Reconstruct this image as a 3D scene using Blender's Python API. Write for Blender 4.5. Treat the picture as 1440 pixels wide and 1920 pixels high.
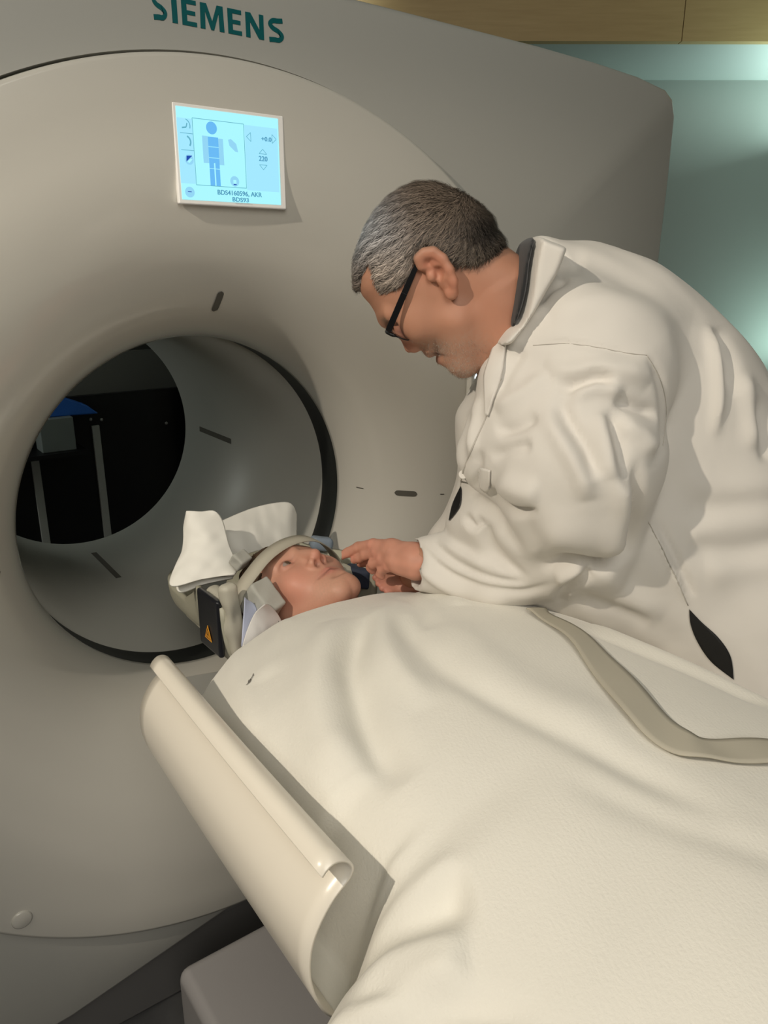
import bpy, bmesh, math, random
import numpy as np
from mathutils import Vector, Matrix

# ------------------------------------------------------------------ scene, camera, light
for o in list(bpy.data.objects):
    bpy.data.objects.remove(o, do_unlink=True)
SC = bpy.context.scene
COL = SC.collection
ZB = 1.0                                   # height of the scanner bore's axis above the floor
CR = np.array([0.81085439, -0.58524648, 0.00131127])
CU = np.array([0.1751904, 0.24486151, 0.95359906])
CF = np.array([0.55841157, 0.77300026, -0.3010766])
CC = np.array([-0.5685, -1.2033, 0.4679 + ZB])
cam = bpy.data.cameras.new('camera'); cam_o = bpy.data.objects.new('camera', cam); COL.objects.link(cam_o)
cam.sensor_fit = 'VERTICAL'; cam.sensor_height = 36.0; cam.lens = 1420.7 / 1920 * 36
cam.clip_start = 0.02; cam.clip_end = 50
cam_o.matrix_world = Matrix(((CR[0], CU[0], -CF[0], CC[0]), (CR[1], CU[1], -CF[1], CC[1]), (CR[2], CU[2], -CF[2], CC[2]), (0, 0, 0, 1)))
SC.camera = cam_o
SC.view_settings.view_transform = 'Standard'; SC.view_settings.look = 'None'
SC.view_settings.gamma = 1.0; SC.view_settings.exposure = 0.0
w = bpy.data.worlds.new('world'); SC.world = w; w.use_nodes = True
w.node_tree.nodes['Background'].inputs[0].default_value = (0.75, 0.85, 0.8, 1)
w.node_tree.nodes['Background'].inputs[1].default_value = 0.02

def lamp(name, kind, loc, target, power, color, size=0.1, spot=60, blend=0.3, size_y=None):
    l = bpy.data.lights.new(name, kind); l.energy = power; l.color = color
    if kind == 'AREA':
        l.shape = 'RECTANGLE'; l.size = size; l.size_y = size_y or size
    else:
        l.shadow_soft_size = size
    if kind == 'SPOT':
        l.spot_size = math.radians(spot); l.spot_blend = blend
    o = bpy.data.objects.new(name, l); COL.objects.link(o); o.location = loc
    o.rotation_euler = (Vector(target) - Vector(loc)).to_track_quat('-Z', 'Y').to_euler()
    return o
lamp('key_downlight', 'SPOT', (-1.75, -0.70, 1.42 + ZB), (0.2, -0.82, 0.0 + ZB), 104, (1.0, 0.89, 0.74), 0.022, 59, 0.3)
lamp('room_fill', 'AREA', (-1.2, -2.6, 1.55 + ZB), (-0.1, 0, 0.3 + ZB), 26.5, (1.0, 0.95, 0.87), 1.2)  # added broad fill from above, standing in for the room's ambient light
lamp('front_fill', 'AREA', (-0.6, -1.6, 1.58 + ZB), (-0.3, -0.9, ZB), 3.5, (1.0, 0.93, 0.83), 0.9)  # added weak overhead fill over the table, not a fixture
def FWL(a, b, z):                          # a point given along and away on the far wall's own axes
    e = Vector((CR[0], CR[1], 0)).normalized(); return Vector((CC[0], CC[1], z)) + e * a + Vector((-e.y, e.x, 0)) * b
lamp('teal_cove', 'AREA', FWL(1.8, 3.45, 2.05), FWL(1.7, 3.50, 2.4), 6, (0.72, 1.0, 0.93), 1.2, size_y=0.1)
lamp('liner_fill', 'AREA', (-1.3, 2.35, 0.35 + ZB), (0.35, 1.0, -0.1 + ZB), 5, (0.95, 1.0, 0.92), 0.4)  # added unseen fill that brightens the bore liner from behind
lamp('rear_fill', 'AREA', (1.2, 1.7, 1.7 + ZB), (0.3, 2.7, -0.5 + ZB), 14, (0.9, 1.0, 0.95), 0.5)  # added unseen fill for the rack and strips behind the bore
lamp('teal_wall_lamp', 'SPOT', FWL(2.12, 3.52, 1.08), FWL(1.75, 3.83, 1.35), 14, (0.68, 1.0, 0.90), 0.04, 110, 0.9)

# ------------------------------------------------------------------ helpers
def V(*a): return Vector(a)
def tag(o, label=None, cat=None, group=None, kind=None):
    if label: o['label'] = label
    if cat: o['category'] = cat
    if group: o['group'] = group
    if kind: o['kind'] = kind
    return o
def empty(name, loc, label, cat, group=None):
    o = bpy.data.objects.new(name, None); COL.objects.link(o); o.location = loc; o.empty_display_size = 0.05
    return tag(o, label, cat, group)
def link(name, me, mats, parent=None, smooth=True):
    if not isinstance(mats, (list, tuple)): mats = [mats]
    for m in mats: me.materials.append(m)
    if smooth: me.polygons.foreach_set('use_smooth', [True] * len(me.polygons))
    o = bpy.data.objects.new(name, me); COL.objects.link(o)
    if parent:
        o.parent = parent
        if parent.type == 'EMPTY': o.matrix_parent_inverse = Matrix.Translation(parent.location).inverted()
    return o
def from_bm(name, bm, mats, parent=None, smooth=False, bevel=0, seg=2):
    me = bpy.data.meshes.new(name); bmesh.ops.recalc_face_normals(bm, faces=bm.faces); bm.to_mesh(me); bm.free()
    o = link(name, me, mats, parent, smooth)
    if bevel:
        b = o.modifiers.new('bevel', 'BEVEL'); b.width = bevel; b.segments = seg; b.limit_method = 'ANGLE'; b.angle_limit = math.radians(35)
        me.polygons.foreach_set('use_smooth', [True] * len(me.polygons))
        m = o.modifiers.new('wn', 'WEIGHTED_NORMAL'); m.keep_sharp = True
    return o
def quads(vs, fs): 
    bm = bmesh.new(); v = [bm.verts.new(p) for p in vs]
    for f in fs: bm.faces.new([v[i] for i in f])
    return bm
def box_bm(lo, hi, bm=None, rot=None, cen=None):
    bm = bm or bmesh.new()
    v = []
    for z in (lo[2], hi[2]):
        for y in (lo[1], hi[1]):
            for x in (lo[0], hi[0]):
                p = Vector((x, y, z))
                if rot is not None: p = rot @ (p - cen) + cen
                v.append(bm.verts.new(p))
    for f in ((0, 2, 3, 1), (4, 5, 7, 6), (0, 1, 5, 4), (2, 6, 7, 3), (0, 4, 6, 2), (1, 3, 7, 5)):
        bm.faces.new([v[i] for i in f])
    return bm
def prism_bm(pts, vec, bm=None):
    """closed outline of 3-D points pushed along vec"""
    bm = bm or bmesh.new(); vec = Vector(vec)
    a = [bm.verts.new(Vector(p)) for p in pts]; b = [bm.verts.new(Vector(p) + vec) for p in pts]
    bm.faces.new(a); bm.faces.new(b[::-1]); n = len(a)
    for i in range(n): bm.faces.new((a[i], a[(i + 1) % n], b[(i + 1) % n], b[i]))
    return bm
def lathe_y(prof, n=160, a0=0, a1=2 * math.pi, cz=ZB, cx=0.0):
    """profile of (r, y) turned about the bore axis"""
    bm = bmesh.new(); full = abs(a1 - a0 - 2 * math.pi) < 1e-6
    rings = []
    for k in range(n if full else n + 1):
        a = a0 + (a1 - a0) * k / n
        rings.append([bm.verts.new((cx + r * math.cos(a), y, cz + r * math.sin(a))) for r, y in prof])
    m = len(rings)
    for k in range(m if full else m - 1):
        A, B = rings[k], rings[(k + 1) % m]
        for i in range(len(prof) - 1): bm.faces.new((A[i], A[i + 1], B[i + 1], B[i]))
    return bm
def tube_bm(pts, rad, n=12, bm=None, flat=None):
    """tube along points; rad number or list"""
    bm = bm or bmesh.new(); pts = [Vector(p) for p in pts]; m = len(pts)
    rads = rad if isinstance(rad, (list, tuple)) else [rad] * m
    up = Vector((0, 0, 1)); rings = []
    for i, p in enumerate(pts):
        t = (pts[min(i + 1, m - 1)] - pts[max(i - 1, 0)]).normalized()
        s = t.cross(up)
        if s.length < 1e-3: s = t.cross(Vector((0, 1, 0)))
        s.normalize(); u = s.cross(t)
        rings.append([bm.verts.new(p + (s * math.cos(2 * math.pi * k / n) + u * math.sin(2 * math.pi * k / n)) * rads[i]) for k in range(n)])
    for i in range(m - 1):
        for k in range(n): bm.faces.new((rings[i][k], rings[i][(k + 1) % n], rings[i + 1][(k + 1) % n], rings[i + 1][k]))
    bm.faces.new(rings[0][::-1]); bm.faces.new(rings[-1])
    return bm
def catmull(pts, n=8, closed=False):
    pts = [np.array(p, float) for p in pts]; out = []; m = len(pts)
    rng = range(m) if closed else range(m - 1)
    for i in rng:
        if closed: p0, p1, p2, p3 = pts[i - 1], pts[i], pts[(i + 1) % m], pts[(i + 2) % m]
        else: p0, p1, p2, p3 = pts[max(i - 1, 0)], pts[i], pts[i + 1], pts[min(i + 2, m - 1)]
        for k in range(n):
            t = k / n
            out.append(0.5 * ((2 * p1) + (-p0 + p2) * t + (2 * p0 - 5 * p1 + 4 * p2 - p3) * t * t + (-p0 + 3 * p1 - 3 * p2 + p3) * t ** 3))
    if not closed: out.append(pts[-1])
    return out

def mat(name, col, rough=0.5, spec=0.5, bump=0, bscale=50, var=0, vscale=3, metal=0, coat=0, sheen=0, sss=0, emit=None, estr=1, vcol=None, bump2=None, trans=0):
    m = bpy.data.materials.new(name); m.use_nodes = True; nt = m.node_tree; b = nt.nodes['Principled BSDF']
    b.inputs['Base Color'].default_value = (*col, 1); b.inputs['Roughness'].default_value = rough
    b.inputs['Specular IOR Level'].default_value = spec; b.inputs['Metallic'].default_value = metal
    b.inputs['Coat Weight'].default_value = coat; b.inputs['Coat Roughness'].default_value = 0.12
    b.inputs['Sheen Weight'].default_value = sheen
    if sss:
        b.inputs['Subsurface Weight'].default_value = sss; b.inputs['Subsurface Radius'].default_value = (1, 0.35, 0.2); b.inputs['Subsurface Scale'].default_value = 0.006
    if trans: b.inputs['Transmission Weight'].default_value = trans
    if emit:
        b.inputs['Emission Color'].default_value = (*emit, 1); b.inputs['Emission Strength'].default_value = estr
    tc = nt.nodes.new('ShaderNodeTexCoord')
    src = None
    if vcol:
        a = nt.nodes.new('ShaderNodeAttribute'); a.attribute_name = vcol; src = a.outputs['Color']
        nt.links.new(src, b.inputs['Base Color'])
    if var:
        n = nt.nodes.new('ShaderNodeTexNoise'); n.inputs['Scale'].default_value = vscale; n.inputs['Detail'].default_value = 5
        nt.links.new(tc.outputs['Object'], n.inputs['Vector'])
        mr = nt.nodes.new('ShaderNodeMapRange'); mr.inputs[1].default_value = 0.25; mr.inputs[2].default_value = 0.75
        mr.inputs[3].default_value = 1 - var; mr.inputs[4].default_value = 1 + var
        nt.links.new(n.outputs['Fac'], mr.inputs[0])
        mx = nt.nodes.new('ShaderNodeVectorMath'); mx.operation = 'SCALE'
        if src: nt.links.new(src, mx.inputs[0])
        else: mx.inputs[0].default_value = col
        nt.links.new(mr.outputs[0], mx.inputs['Scale']); nt.links.new(mx.outputs[0], b.inputs['Base Color'])
    prev = None
    for bb, sc in ([(bump, bscale)] if bump else []) + ([bump2] if bump2 else []):
        n = nt.nodes.new('ShaderNodeTexNoise'); n.inputs['Scale'].default_value = sc; n.inputs['Detail'].default_value = 6
        nt.links.new(tc.outputs['Object'], n.inputs['Vector'])
        bn = nt.nodes.new('ShaderNodeBump'); bn.inputs['Strength'].default_value = bb; bn.inputs['Distance'].default_value = 0.2 / sc
        nt.links.new(n.outputs['Fac'], bn.inputs['Height'])
        if prev: nt.links.new(prev.outputs[0], bn.inputs['Normal'])
        nt.links.new(bn.outputs[0], b.inputs['Normal']); prev = bn
    return m

M_shell = mat('scanner_shell', (0.50, 0.495, 0.455), 0.38, 0.5, coat=0.15)
M_disc = mat('scanner_cover', (0.64, 0.62, 0.56), 0.26, 0.5, coat=0.8)
M_dark = mat('dark_plastic', (0.018, 0.02, 0.018), 0.45)
M_liner = mat('bore_liner', (0.40, 0.40, 0.36), 0.42, 0.4, bump=0.03, bscale=900)
M_slot = mat('slot_window', (0.11, 0.105, 0.09), 0.25)
M_teal = mat('teal_letter', (0.0, 0.12, 0.13), 0.4)
M_plinth = mat('plinth', (0.16, 0.155, 0.15), 0.5)
M_tbase = mat('table_base_cover', (0.30, 0.29, 0.29), 0.35, var=0.04)
M_sheet = mat('arm_support_plastic', (0.80, 0.75, 0.65), 0.28, 0.5, coat=0.2)
M_black = mat('black', (0.008, 0.008, 0.008), 0.5)

# ------------------------------------------------------------------ the room
def plane(name, pts, m, label=None, cat=None, kind='structure'):
    bm = quads(pts, [tuple(range(len(pts)))]); me = bpy.data.meshes.new(name); bm.to_mesh(me); bm.free()
    o = link(name, me, m, None, False); o['kind'] = kind; return o
M_floor = mat('vinyl_floor', (0.10, 0.10, 0.10), 0.35, var=0.15, vscale=20)
M_wall = mat('teal_grey_paint', (0.30, 0.32, 0.295), 0.7, bump=0.08, bscale=300)
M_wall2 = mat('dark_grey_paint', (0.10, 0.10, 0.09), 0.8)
M_ceil = mat('ceiling_paint', (0.55, 0.60, 0.57), 0.8)
M_white = mat('white_wall', (0.5, 0.47, 0.42), 0.8)
def wood():
    m = mat('maple_panel', (0.5, 0.33, 0.14), 0.5); nt = m.node_tree; b = nt.nodes['Principled BSDF']
    tc = nt.nodes.new('ShaderNodeTexCoord'); mp = nt.nodes.new('ShaderNodeMapping'); mp.inputs['Scale'].default_value = (3, 3, 40)
    n = nt.nodes.new('ShaderNodeTexNoise'); n.inputs['Scale'].default_value = 2.2; n.inputs['Detail'].default_value = 8
    r = nt.nodes.new('ShaderNodeValToRGB'); r.color_ramp.elements[0].color = (0.46, 0.31, 0.13, 1); r.color_ramp.elements[1].color = (0.60, 0.43, 0.20, 1)
    nt.links.new(tc.outputs['Object'], mp.inputs[0]); nt.links.new(mp.outputs[0], n.inputs[0]); nt.links.new(n.outputs['Fac'], r.inputs[0]); nt.links.new(r.outputs[0], b.inputs['Base Color'])
    return m
M_wood = wood()
E1 = Vector(CR); E1.z = 0; E1.normalize()           # direction along the far wall, which stands at an angle to the scanner
E2 = Vector((-E1.y, E1.x, 0))                       # away from the viewer
def W(a, b, z): return Vector((CC[0], CC[1], 0)) + E1 * a + E2 * b + Vector((0, 0, z))
FW, BH, ZC, ZH = 3.826, 3.268, 0.826 + 0.468 + ZB, 3.1
plane('floor', [(-5, -5, 0), (6, -5, 0), (6, 6, 0), (-5, 6, 0)], M_floor)
plane('ceiling', [(-5, -5, ZH), (6, -5, ZH), (6, 6, ZH), (-5, 6, ZH)], M_ceil)
plane('wall_right', [W(-1.0, FW, 0), W(2.7, FW, 0), W(2.7, FW, ZC), W(-1.0, FW, ZC)], M_wall)
plane('wall_far_right', [W(2.7, FW, 0), W(2.7, -1, 0), W(2.7, -1, ZH), W(2.7, FW, ZH)], M_white)
s = from_bm('trim_1', prism_bm([W(-1.0, BH, ZC), W(3, BH, ZC), W(3, FW + .4, ZC), W(-1.0, FW + .4, ZC)], (0, 0, 0.04)), M_ceil); s['kind'] = 'structure'
for nm, a0, a1 in (('trim_2', -0.9, 1.109), ('trim_3', 1.112, 3.2)):
    s = from_bm(nm, prism_bm([W(a0, BH - 0.04, ZC), W(a1, BH - 0.04, ZC), W(a1, BH, ZC), W(a0, BH, ZC)], (0, 0, ZH - ZC)), M_wood); s['kind'] = 'structure'
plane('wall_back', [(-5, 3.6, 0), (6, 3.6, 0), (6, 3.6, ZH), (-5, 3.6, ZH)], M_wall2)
plane('wall_left', [(-4, -5, 0), (-4, 6, 0), (-4, 6, ZH), (-4, -5, ZH)], M_white)
plane('wall_front', [(-5, -4, 0), (6, -4, 0), (6, -4, ZH), (-5, -4, ZH)], M_white)

# ------------------------------------------------------------------ scanner gantry
def rel(p): return (p[0], p[1], p[2] + ZB)
G = empty('ct_scanner', (0, 0.6, 0), 'large off-white ring-shaped CT scanner with a round bore and lit display', 'scanner')
top = [(-1.135, .855), (-1.105, .872), (-1.0, .886), (-.85, .8945), (-.69, .899), (-.3, .903), (0, .903), (.3, .903), (.69, .899), (.85, .8945), (1.0, .886), (1.105, .872), (1.135, .855), (1.149, .825), (1.15, .7), (1.146, .483), (1.13, .0), (1.10, -.5), (1.06, -.88)]
bot = [(.75, -.885), (.40, -.855), (.2, -.825), (0, -.79), (-.05, -.79), (-.42, -.864), (-.75, -.885), (-1.06, -.88)]
left = [(-1.10, -.5), (-1.13, 0), (-1.146, .483), (-1.15, .7), (-1.149, .825)]
outl = top + bot + left
# shell with a round hole: bridge outline to circle
def shell(y0, y1, rh):
    bm = bmesh.new(); N = 192
    def outpt(a):
        dx, dz = math.cos(a), math.sin(a); best = None
        for i in range(len(outl)):
            (x1, z1), (x2, z2) = outl[i], outl[(i + 1) % len(outl)]
            ex, ez = x2 - x1, z2 - z1; den = dx * ez - dz * ex
            if abs(den) < 1e-9: continue
            t = (x1 * ez - z1 * ex) / den; s = (x1 * dz - z1 * dx) / den
            if t > 0 and -1e-6 <= s <= 1 + 1e-6: best = max(best or 0, t)
        return best
    angs = sorted(set([round(2 * math.pi * k / N, 6) for k in range(N)] + [round(math.atan2(z, x) % (2 * math.pi), 6) for x, z in outl]))
    R = []
    for a in angs:
        t = outpt(a); c, s_ = math.cos(a), math.sin(a); be = 0.014
        prof = [(rh, y1), (rh, y0), (t - be, y0), (t - be * .35, y0 + be * .3), (t, y0 + be), (t, y1 - .02), (t - .02, y1), (rh, y1)]
        R.append([bm.verts.new((r * c, y, r * s_ + ZB)) for r, y in prof[:-1]])
    for k in range(len(R)):
        A, B = R[k], R[(k + 1) % len(R)]
        for i in range(7): bm.faces.new((A[i], A[(i + 1) % 7], B[(i + 1) % 7], B[i]))
    return bm
o = from_bm('housing', shell(0.0, 1.2, 0.783), M_shell, G, True)
o.modifiers.new('es', 'EDGE_SPLIT').split_angle = math.radians(40)
# funnel cover
prof = [(.790, .03), (.7775, .028), (.7775, .012), (.7775, -.013), (.7755, -.019), (.770, -.0205), (.72, -.0200), (.66, -.0195)]
for k in range(1, 41):
    a = k / 40 * math.pi / 2
    prof.append((.66 - .31 * math.sin(a), -.0195 + .2755 * (1 - math.cos(a))))
prof[-1] = (.350, .256)
prof.append((.3535, .258))
o = from_bm('front_cover', lathe_y(prof, 256), M_disc, G, True)
from_bm('dark_ring', lathe_y([(.372, .258), (.355, .2575), (.3545, .262), (.3545, .333), (.372, .334)], 200), M_dark, G, True)
from_bm('bore_liner', lathe_y([(.40, .332), (.3535, .3315), (.3535, 1.2), (.40, 1.23), (.5, 1.26)], 200), M_liner, G, True)
from_bm('rear_cover', lathe_y([(.5, 1.26), (.7, 1.28), (.785, 1.2)], 128), M_shell, G, True)
# laser windows in the funnel and in the bore liner
def rad_slot(ang, r0, r1, wdt, name='laser_window', m=M_slot, lift=.0012):
    """rounded slot following the funnel between radii"""
    def yof(r):
        for i in range(8, len(prof) - 1):
            ra, ya = prof[i]; rb, yb = prof[i + 1]
            if rb <= r <= ra: return ya + (ra - r) / max(ra - rb, 1e-9) * (yb - ya)
        return -.0195
    bm = bmesh.new(); c = Vector((math.cos(ang), 0, math.sin(ang))); tdir = Vector((-math.sin(ang), 0, math.cos(ang)))
    n = 16; rows = []
    for i in range(n + 1):
        u = i / n; r = r0 + (r1 - r0) * u
        e = min(u, 1 - u) * abs(r1 - r0); hw = wdt / 2 * (math.sqrt(max(0, 1 - (1 - min(1, e / (wdt / 2))) ** 2)) + 1e-3)
        p = c * r + Vector((0, yof(r), ZB)); nrm = Vector((0, -1, 0)) * lift - c * lift
        rows.append([bm.verts.new(p + nrm + tdir * hw * s) for s in (-1, -.5, .5, 1)])
    for i in range(n):
        for k in range(3): bm.faces.new((rows[i][k], rows[i][k + 1], rows[i + 1][k + 1], rows[i + 1][k]))
    return from_bm(name, bm, m, G, True)
M_slotF = mat('slot_glass', (0.12, 0.115, 0.10), 0.3)
for ang in (math.pi / 2, 0, math.pi):
    rad_slot(ang, .403, .438, .0125)
rad_slot(0, .359, .366, .0022, 'alignment_mark'); rad_slot(0, .478, .486, .0022, 'alignment_mark')
def liner_slot(ang, y0, y1, wd):
    bm = bmesh.new(); rr = .3530; rows = []
    for y in (y0, y1):
        rows.append([bm.verts.new((rr * math.cos(ang + k * wd / rr / 4), y, ZB + rr * math.sin(ang + k * wd / rr / 4))) for k in range(-2, 3)])
    for k in range(4): bm.faces.new((rows[0][k], rows[0][k + 1], rows[1][k + 1], rows[1][k]))
    from_bm('bore_laser_window', bm, M_slot, G, True)
liner_slot(math.radians(-1.4), .845, 1.08, .016)
liner_slot(math.radians(-92.3), .84, 1.087, .016)
def capbm(x, z, r, y=-.02, h=.004):
    bm = bmesh.new()
    for rr, yy in ((r, y), (r, y - h * .6), (r * .85, y - h), (0.0001, y - h)):
        pass
    rings = [[bm.verts.new((x + rr * math.cos(2 * math.pi * k / 28), yy, ZB + z + rr * math.sin(2 * math.pi * k / 28))) for k in range(28)] for rr, yy in ((r, y), (r, y - h * .6), (r * .85, y - h))]
    for A, B in zip(rings, rings[1:]):
        for k in range(28): bm.faces.new((A[k], A[(k + 1) % 28], B[(k + 1) % 28], B[k]))
    bm.faces.new(rings[-1]); return bm
from_bm('screw_cap', capbm(-.47, -.578, .0165), M_disc, G, True)
from_bm('screw_cap', capbm(.47, -.578, .0165), M_disc, G, True)
# lettering
def text_mesh(s, size, thick=0.0, ext=0.0005, sx=1.0):
    c = bpy.data.curves.new('t', 'FONT'); c.body = s; c.size = size; c.extrude = ext; c.offset = thick; c.resolution_u = 4
    o = bpy.data.objects.new('t', c); COL.objects.link(o); bpy.context.view_layer.update()
    me = bpy.data.meshes.new_from_object(o.evaluated_get(bpy.context.evaluated_depsgraph_get()))
    bpy.data.objects.remove(o); return me
def place_text(name, s, x0, zb, y, parent, m, height=None, width=None, thick=0.0, center=False):
    me = text_mesh(s, 0.1, thick)
    co = np.empty(len(me.vertices) * 3); me.vertices.foreach_get('co', co); co = co.reshape(-1, 3)
    mn, mx = co.min(0), co.max(0)
    k = height / (mx[1] - mn[1]) if height else width / (mx[0] - mn[0]); kx = width / (mx[0] - mn[0]) if width else k
    out = np.zeros_like(co); out[:, 0] = x0 + (co[:, 0] - mn[0]) * kx; out[:, 2] = zb + (co[:, 1] - mn[1]) * k + ZB; out[:, 1] = y - co[:, 2]
    if center: out[:, 0] -= (mx[0] - mn[0]) * kx / 2
    me.vertices.foreach_set('co', out.ravel()); me.update()
    return link(name, me, m, parent, False)
def letter(polys, x0, wd, hg=.0335, zb=.8135):
    bm = bmesh.new()
    for pl in polys:
        prism_bm([(x0 + a * wd, .0006, zb + b * hg + ZB) for a, b in pl], (0, -.0018, 0), bm)
    from_bm('brand_letter', bm, M_teal, G)
def ribbon(pts, w_):
    c = catmull([np.array(p) for p in pts], 6); L_, R_ = [], []
    for i_, p in enumerate(c):
        t_ = c[min(i_ + 1, len(c) - 1)] - c[max(i_ - 1, 0)]; n_ = np.array([-t_[1], t_[0]]) / (np.hypot(*t_) + 1e-9); L_.append(tuple(p + n_ * w_ / 2)); R_.append(tuple(p - n_ * w_ / 2))
    return [L_ + R_[::-1]]
Sl = ribbon([(.88, .93), (.60, .895), (.30, .87), (.14, .72), (.32, .565), (.62, .465), (.84, .29), (.66, .12), (.38, .105), (.08, .08)], .20)
El = [[(0, 0), (1, 0), (1, .17), (.34, .17), (.34, .42), (.92, .42), (.92, .58), (.34, .58), (.34, .83), (1, .83), (1, 1), (0, 1)]]
Ml = [[(0, 0), (.2, 0), (.215, .70), (.44, .0), (.56, .0), (.785, .70), (.80, 0), (1, 0), (.97, 1), (.72, 1), (.50, .34), (.28, 1), (.03, 1)]]
Nl = [[(0, 0), (.24, 0), (.24, .64), (.72, 0), (1, 0), (1, 1), (.76, 1), (.76, .36), (.28, 1), (0, 1)]]
for pl, x_, w_ in ((Sl, -.1085, .0235), ([[(0, 0), (1, 0), (1, 1), (0, 1)]], -.0790, .0080), (El, -.0640, .0225), (Ml, -.0360, .0380), (El, .0085, .0225), (Nl, .0380, .0305), (Sl, .0755, .0300)): letter(pl, x_, w_)

# display
D0 = (-.0925, .7010); DW, DH = .1690, .1275; DY = -.0235
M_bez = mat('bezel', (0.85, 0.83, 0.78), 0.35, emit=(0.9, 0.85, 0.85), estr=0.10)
def emat(name, c, s=1.0): 
    m = mat(name, (0.02, 0.02, 0.02), 0.4, emit=c, estr=s); return m
ES = 1.0
E_bg = emat('screen_cyan', (0.40, 0.93, 1.0), 1.0); E_pale = emat('screen_pale', (0.36, 0.80, 1.0), 1.0); E_blue = emat('screen_blue', (0.13, 0.48, 0.90), 1.0)
E_mid = emat('screen_mid', (0.28, 0.66, 0.90), 1.0); E_line = emat('screen_line', (0.12, 0.42, 0.55), 1.0); E_txt = emat('screen_text', (0.07, 0.30, 0.48), 1.0); E_navy = emat('screen_navy', (0.0, 0.06, 0.40), 1.0)
DSP = from_bm('display', box_bm((D0[0] - .005, DY + .0025, D0[1] - DH - .006 + ZB), (D0[0] + DW + .010, -.012, D0[1] + .005 + ZB)), M_bez, G, False, .002)
def dq(x0, z0, x1, z1, m, lift, name=None):
    """rectangle on the screen; x,z as fractions (0,0 top left)"""
    a = (D0[0] + x0 * DW, D0[0] + x1 * DW); b = (D0[1] - z0 * DH + ZB, D0[1] - z1 * DH + ZB); y = DY + .0024 - lift * .0003
    return [(a[0], y, b[0]), (a[1], y, b[0]), (a[1], y, b[1]), (a[0], y, b[1])]
def dmesh(name, polys, m, lift):
    bm = bmesh.new()
    for pl in polys:
        bm.faces.new([bm.verts.new((D0[0] + x * DW, DY + .0024 - lift * .0003, D0[1] - z * DH + ZB)) for x, z in pl])
    me = bpy.data.meshes.new(name); bm.to_mesh(me); bm.free(); return link(name, me, m, DSP, False)
def rect(x0, z0, x1, z1): return [(x0, z0), (x1, z0), (x1, z1), (x0, z1)]
def circ(cx, cz, rx, rz=None, n=24): 
    rz = rz or rx * DW / DH
    return [(cx + rx * math.cos(2 * math.pi * k / n), cz + rz * math.sin(2 * math.pi * k / n)) for k in range(n)]
def ring(cx, cz, rx, t, a0=0, a1=360, n=24):
    q = []; k0 = DW / DH
    for k in range(n):
        a, b = math.radians(a0 + (a1 - a0) * k / n), math.radians(a0 + (a1 - a0) * (k + 1) / n)
        q.append([(cx + rx * math.cos(a), cz + rx * k0 * math.sin(a)), (cx + rx * math.cos(b), cz + rx * k0 * math.sin(b)), (cx + (rx - t) * math.cos(b), cz + (rx - t) * k0 * math.sin(b)), (cx + (rx - t) * math.cos(a), cz + (rx - t) * k0 * math.sin(a))])
    return q
def line(x0, z0, x1, z1, t=.005):
    dx, dz = (x1 - x0) * DW, (z1 - z0) * DH; L = math.hypot(dx, dz); nx, nz = -dz / L * t / 2, dx / L * t / 2 * DW / DH
    return [(x0 + nx, z0 + nz), (x1 + nx, z1 + nz), (x1 - nx, z1 - nz), (x0 - nx, z0 - nz)]
def tri(cx, cz, w, h, d):
    p = {'u': [(cx, cz - h), (cx + w, cz + h), (cx - w, cz + h)], 'd': [(cx, cz + h), (cx + w, cz - h), (cx - w, cz - h)], 'l': [(cx - w, cz), (cx + w, cz - h), (cx + w, cz + h)], 'r': [(cx + w, cz), (cx - w, cz - h), (cx - w, cz + h)]}[d]
    return [line(*p[0], *p[1]), line(*p[1], *p[2]), line(*p[2], *p[0])]
dmesh('screen', [rect(0, 0, 1, 1)], E_bg, 1)
for pl in (rect(.645, .115, .985, .85), rect(.0, .12, .14, .82)): dmesh('screen_field', [pl], E_pale, 2)
dmesh('body_icon', [circ(.32, .193, .052)], E_blue, 5); dmesh('body_icon', [rect(.278, .29, .378, .83)], E_blue, 5)
for pl in (rect(.225, .285, .278, .58), rect(.378, .30, .425, .59), [(.475, .30), (.505, .29), (.555, .34), (.57, .43), (.54, .425), (.485, .365)], circ(.09, .56, .042), circ(.075, .915, .045), circ(.52, .76, .045)): dmesh('arm_icon', [pl], E_mid, 4)
for pl in (rect(.278, .395, .378, .401), rect(.278, .515, .378, .521), rect(.278, .635, .378, .641), rect(.323, .575, .335, .83), [(.10, .55), (.12, .555), (.09, .595), (.07, .585)], rect(.505, .745, .535, .79)): dmesh('screen_gap', [pl], E_bg, 6)
LN = [[line(.14, .11, .14, .83), line(.14, .11, .635, .11), line(.635, .11, .635, .83), line(.14, .83, .635, .83)], [line(0.02, .28, .14, .28)], [line(.02, .46, .14, .46)]]
LN += [tri(.68, .245, .022, .05, 'l'), tri(.945, .24, .022, .05, 'r'), tri(.82, .395, .04, .027, 'u'), tri(.82, .575, .04, .027, 'd')]
LN += [ring(.06, .2, .06, .008, -70, 20, 8), [line(.04, .225, .08, .215, .012), line(.08, .215, .09, .17, .01)], ring(.065, .37, .055, .014, -70, 40, 8)]
for q_ in LN: dmesh('screen_line', q_, E_line, 7)
for pl in ([(.065, .52), (.12, .515), (.06, .585)], rect(.055, .908, .09, .916), rect(.505, .79, .535, .803)): dmesh('navy_icon', [pl], E_navy, 7)
TX = lambda s, x, z, h, wd: place_text('screen_text', s, D0[0] + x * DW, D0[1] - z * DH, DY + .0024 - 8 * .0003, DSP, E_txt, height=h * DH, width=wd * DW, thick=.0012)
TX('+0.0', .81, .275, .05, .105); TX('220', .775, .505, .058, .09); TX('BDS4160596, AKR', .34, .932, .064, .45); TX('BDS93', .485, .992, .050, .165)

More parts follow.
